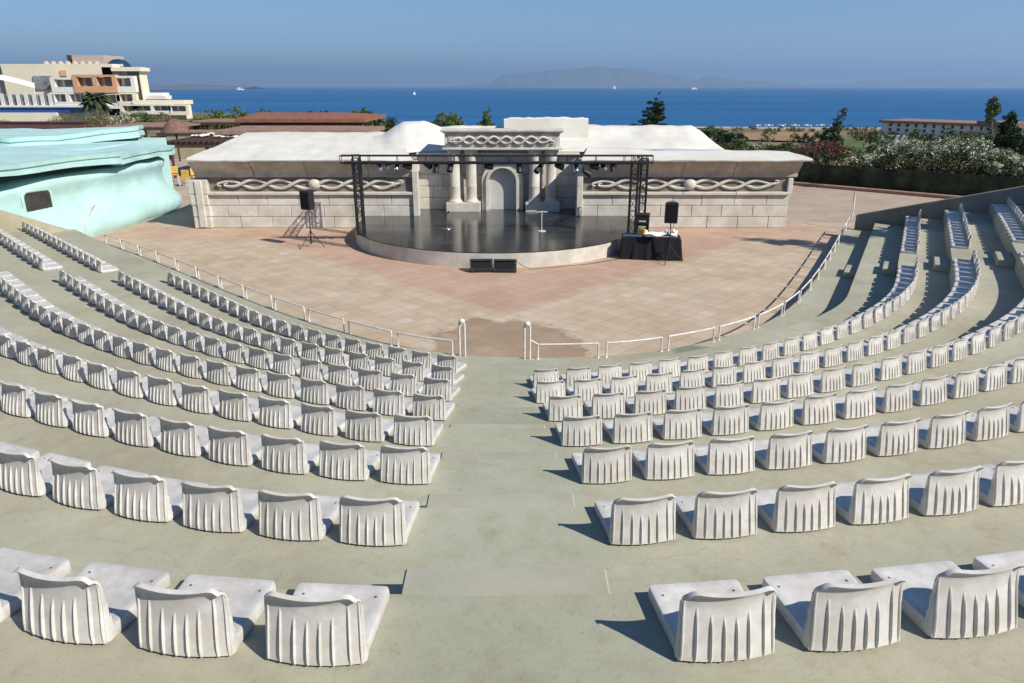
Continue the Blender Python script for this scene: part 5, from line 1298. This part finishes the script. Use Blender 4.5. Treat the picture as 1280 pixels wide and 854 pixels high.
p = P(201, 185, 58.9); MB().box((p.x, 58.75, 1.0), (1.2, .2, 1.7), .02).build('door', M['dark_glass'], sh)
for i, (px, py, Y, lab) in enumerate(((228, 210, 43, 'yellow and white plastic chair on the plaza beside the turquoise wall'), (216, 207, 45, 'yellow stool half hidden by the turquoise roof tip'), (243, 208, 44, 'yellow chair tucked behind the white roof corner'))):
    p = P(px, py, Y); t = thing('plaza_chair', lab, 'chair', (p.x, Y, 0), R(20 * i))
    MB().box((0, 0, .45), (.46, .46, .05), .01).build('seat', M['plank_yellow'], t, loc=LOCAL); MB().box((0, .21, .72), (.46, .04, .42), .015).build('backrest', M['plank_yellow'], t, loc=LOCAL)
    for sx in (-1, 1):
        for sy in (-1, 1): MB().tube([(sx * .2, sy * .2, 0), (sx * .2, sy * .2, .45)], .02, 6).build('leg', M['white_metal'], t, loc=LOCAL)

# ------------------------------------------------------------------ long hotel by the shore on the right
LY = 230.0
lh = thing('long_hotel', 'long low white hotel with rows of balconies and brown roof edge', 'hotel', (P(1170, 165, LY).x, LY, -16))
def lbox(name, x0, y0, x1, y1, dep, m, dy=0.0): return hbox(name, x0, y0, x1, y1, dep, m, LY + dy, lh)
lbox('wall', 1119, 154, 1236, 190, 16, M['hotel_glass'], 2.6); lbox('roof', 1117, 152.8, 1238, 156.2, 20, M['tile_roof2'], -.6); lbox('end_wall', 1112, 155, 1120, 190, 17, M['hotel_white'], .4)
for y0 in (160.5, 167.0, 173.5, 180): lbox('balcony', 1119.5, y0, 1236, y0 + 1.9, 2.6, M['hotel_white'], 0)
for i in range(15): x = 1120 + 116 * i / 14; lbox('pier', x - .22, 156, x + .22, 186, 2.4, M['hotel_white'], .1)
for i in range(14):
    for y0 in (156.6, 163.4, 170.2): x = 1120 + 116 * (i + .22) / 14; lbox('window', x, y0, x + 4.6, y0 + 3.6, .2, M['dark_glass'], 2.4)
lbox('roof_house', 1200, 150.5, 1207, 154, 5, M['hotel_white'], 5); lbox('roof_house', 1216, 149.5, 1234, 154, 8, M['tile_roof'], 6)
lh.rotation_euler.z = R(-52); lh.scale.x = 1.3
s2 = thing('villa', 'white villa with tiled roof at the photo edge behind the cypress', 'house', (P(1275, 165, 120).x, 120, -6)); hbox('wall', 1266, 160, 1300, 178, 8, M['hotel_white'], 120, s2); hbox('roof', 1263, 154, 1302, 160.5, 9, M['tile_roof2'], 119.5, s2); hbox('window', 1271, 164, 1276, 170, .2, M['dark_glass'], 119.9, s2)
bh = thing('greenhouse', 'pale blue-grey greenhouse roof at the foot of the long hotel', 'greenhouse', (P(1108, 175, 130).x, 130, -8))
a, b, c, d = P(1092, 178.5, 126), P(1128, 178, 126), P(1134, 169, 140), P(1108, 169, 140)
mb = MB(); mb.add([a, b, c, d] + [p - Vector((0, 0, 2)) for p in (a, b, c, d)], [(0, 1, 2, 3), (0, 1, 5, 4), (1, 2, 6, 5), (2, 3, 7, 6), (3, 0, 4, 7), (4, 5, 6, 7)]); mb.build('roof', mat('blue_grey_sheet', (.33, .38, .44), .5, .1, .3), bh)

# ------------------------------------------------------------------ the air: pale haze over land and sea
def haze():
    m = bpy.data.materials.new('haze_air'); m.use_nodes = True; n, l = m.node_tree.nodes, m.node_tree.links
    n.remove(n['Principled BSDF']); v = n.new('ShaderNodeVolumePrincipled'); v.inputs['Color'].default_value = (.44, .68, 1.0, 1); v.inputs['Density'].default_value = HAZE; v.inputs['Anisotropy'].default_value = .2
    l.new(v.outputs[0], n['Material Output'].inputs['Volume'])
    mb = MB(); mb.box((0, 20800, 400), (92000, 42500 + 400, 870)); o = mb.build('haze', m); tag(o, kind='stuff')
HAZE = .000082
haze()
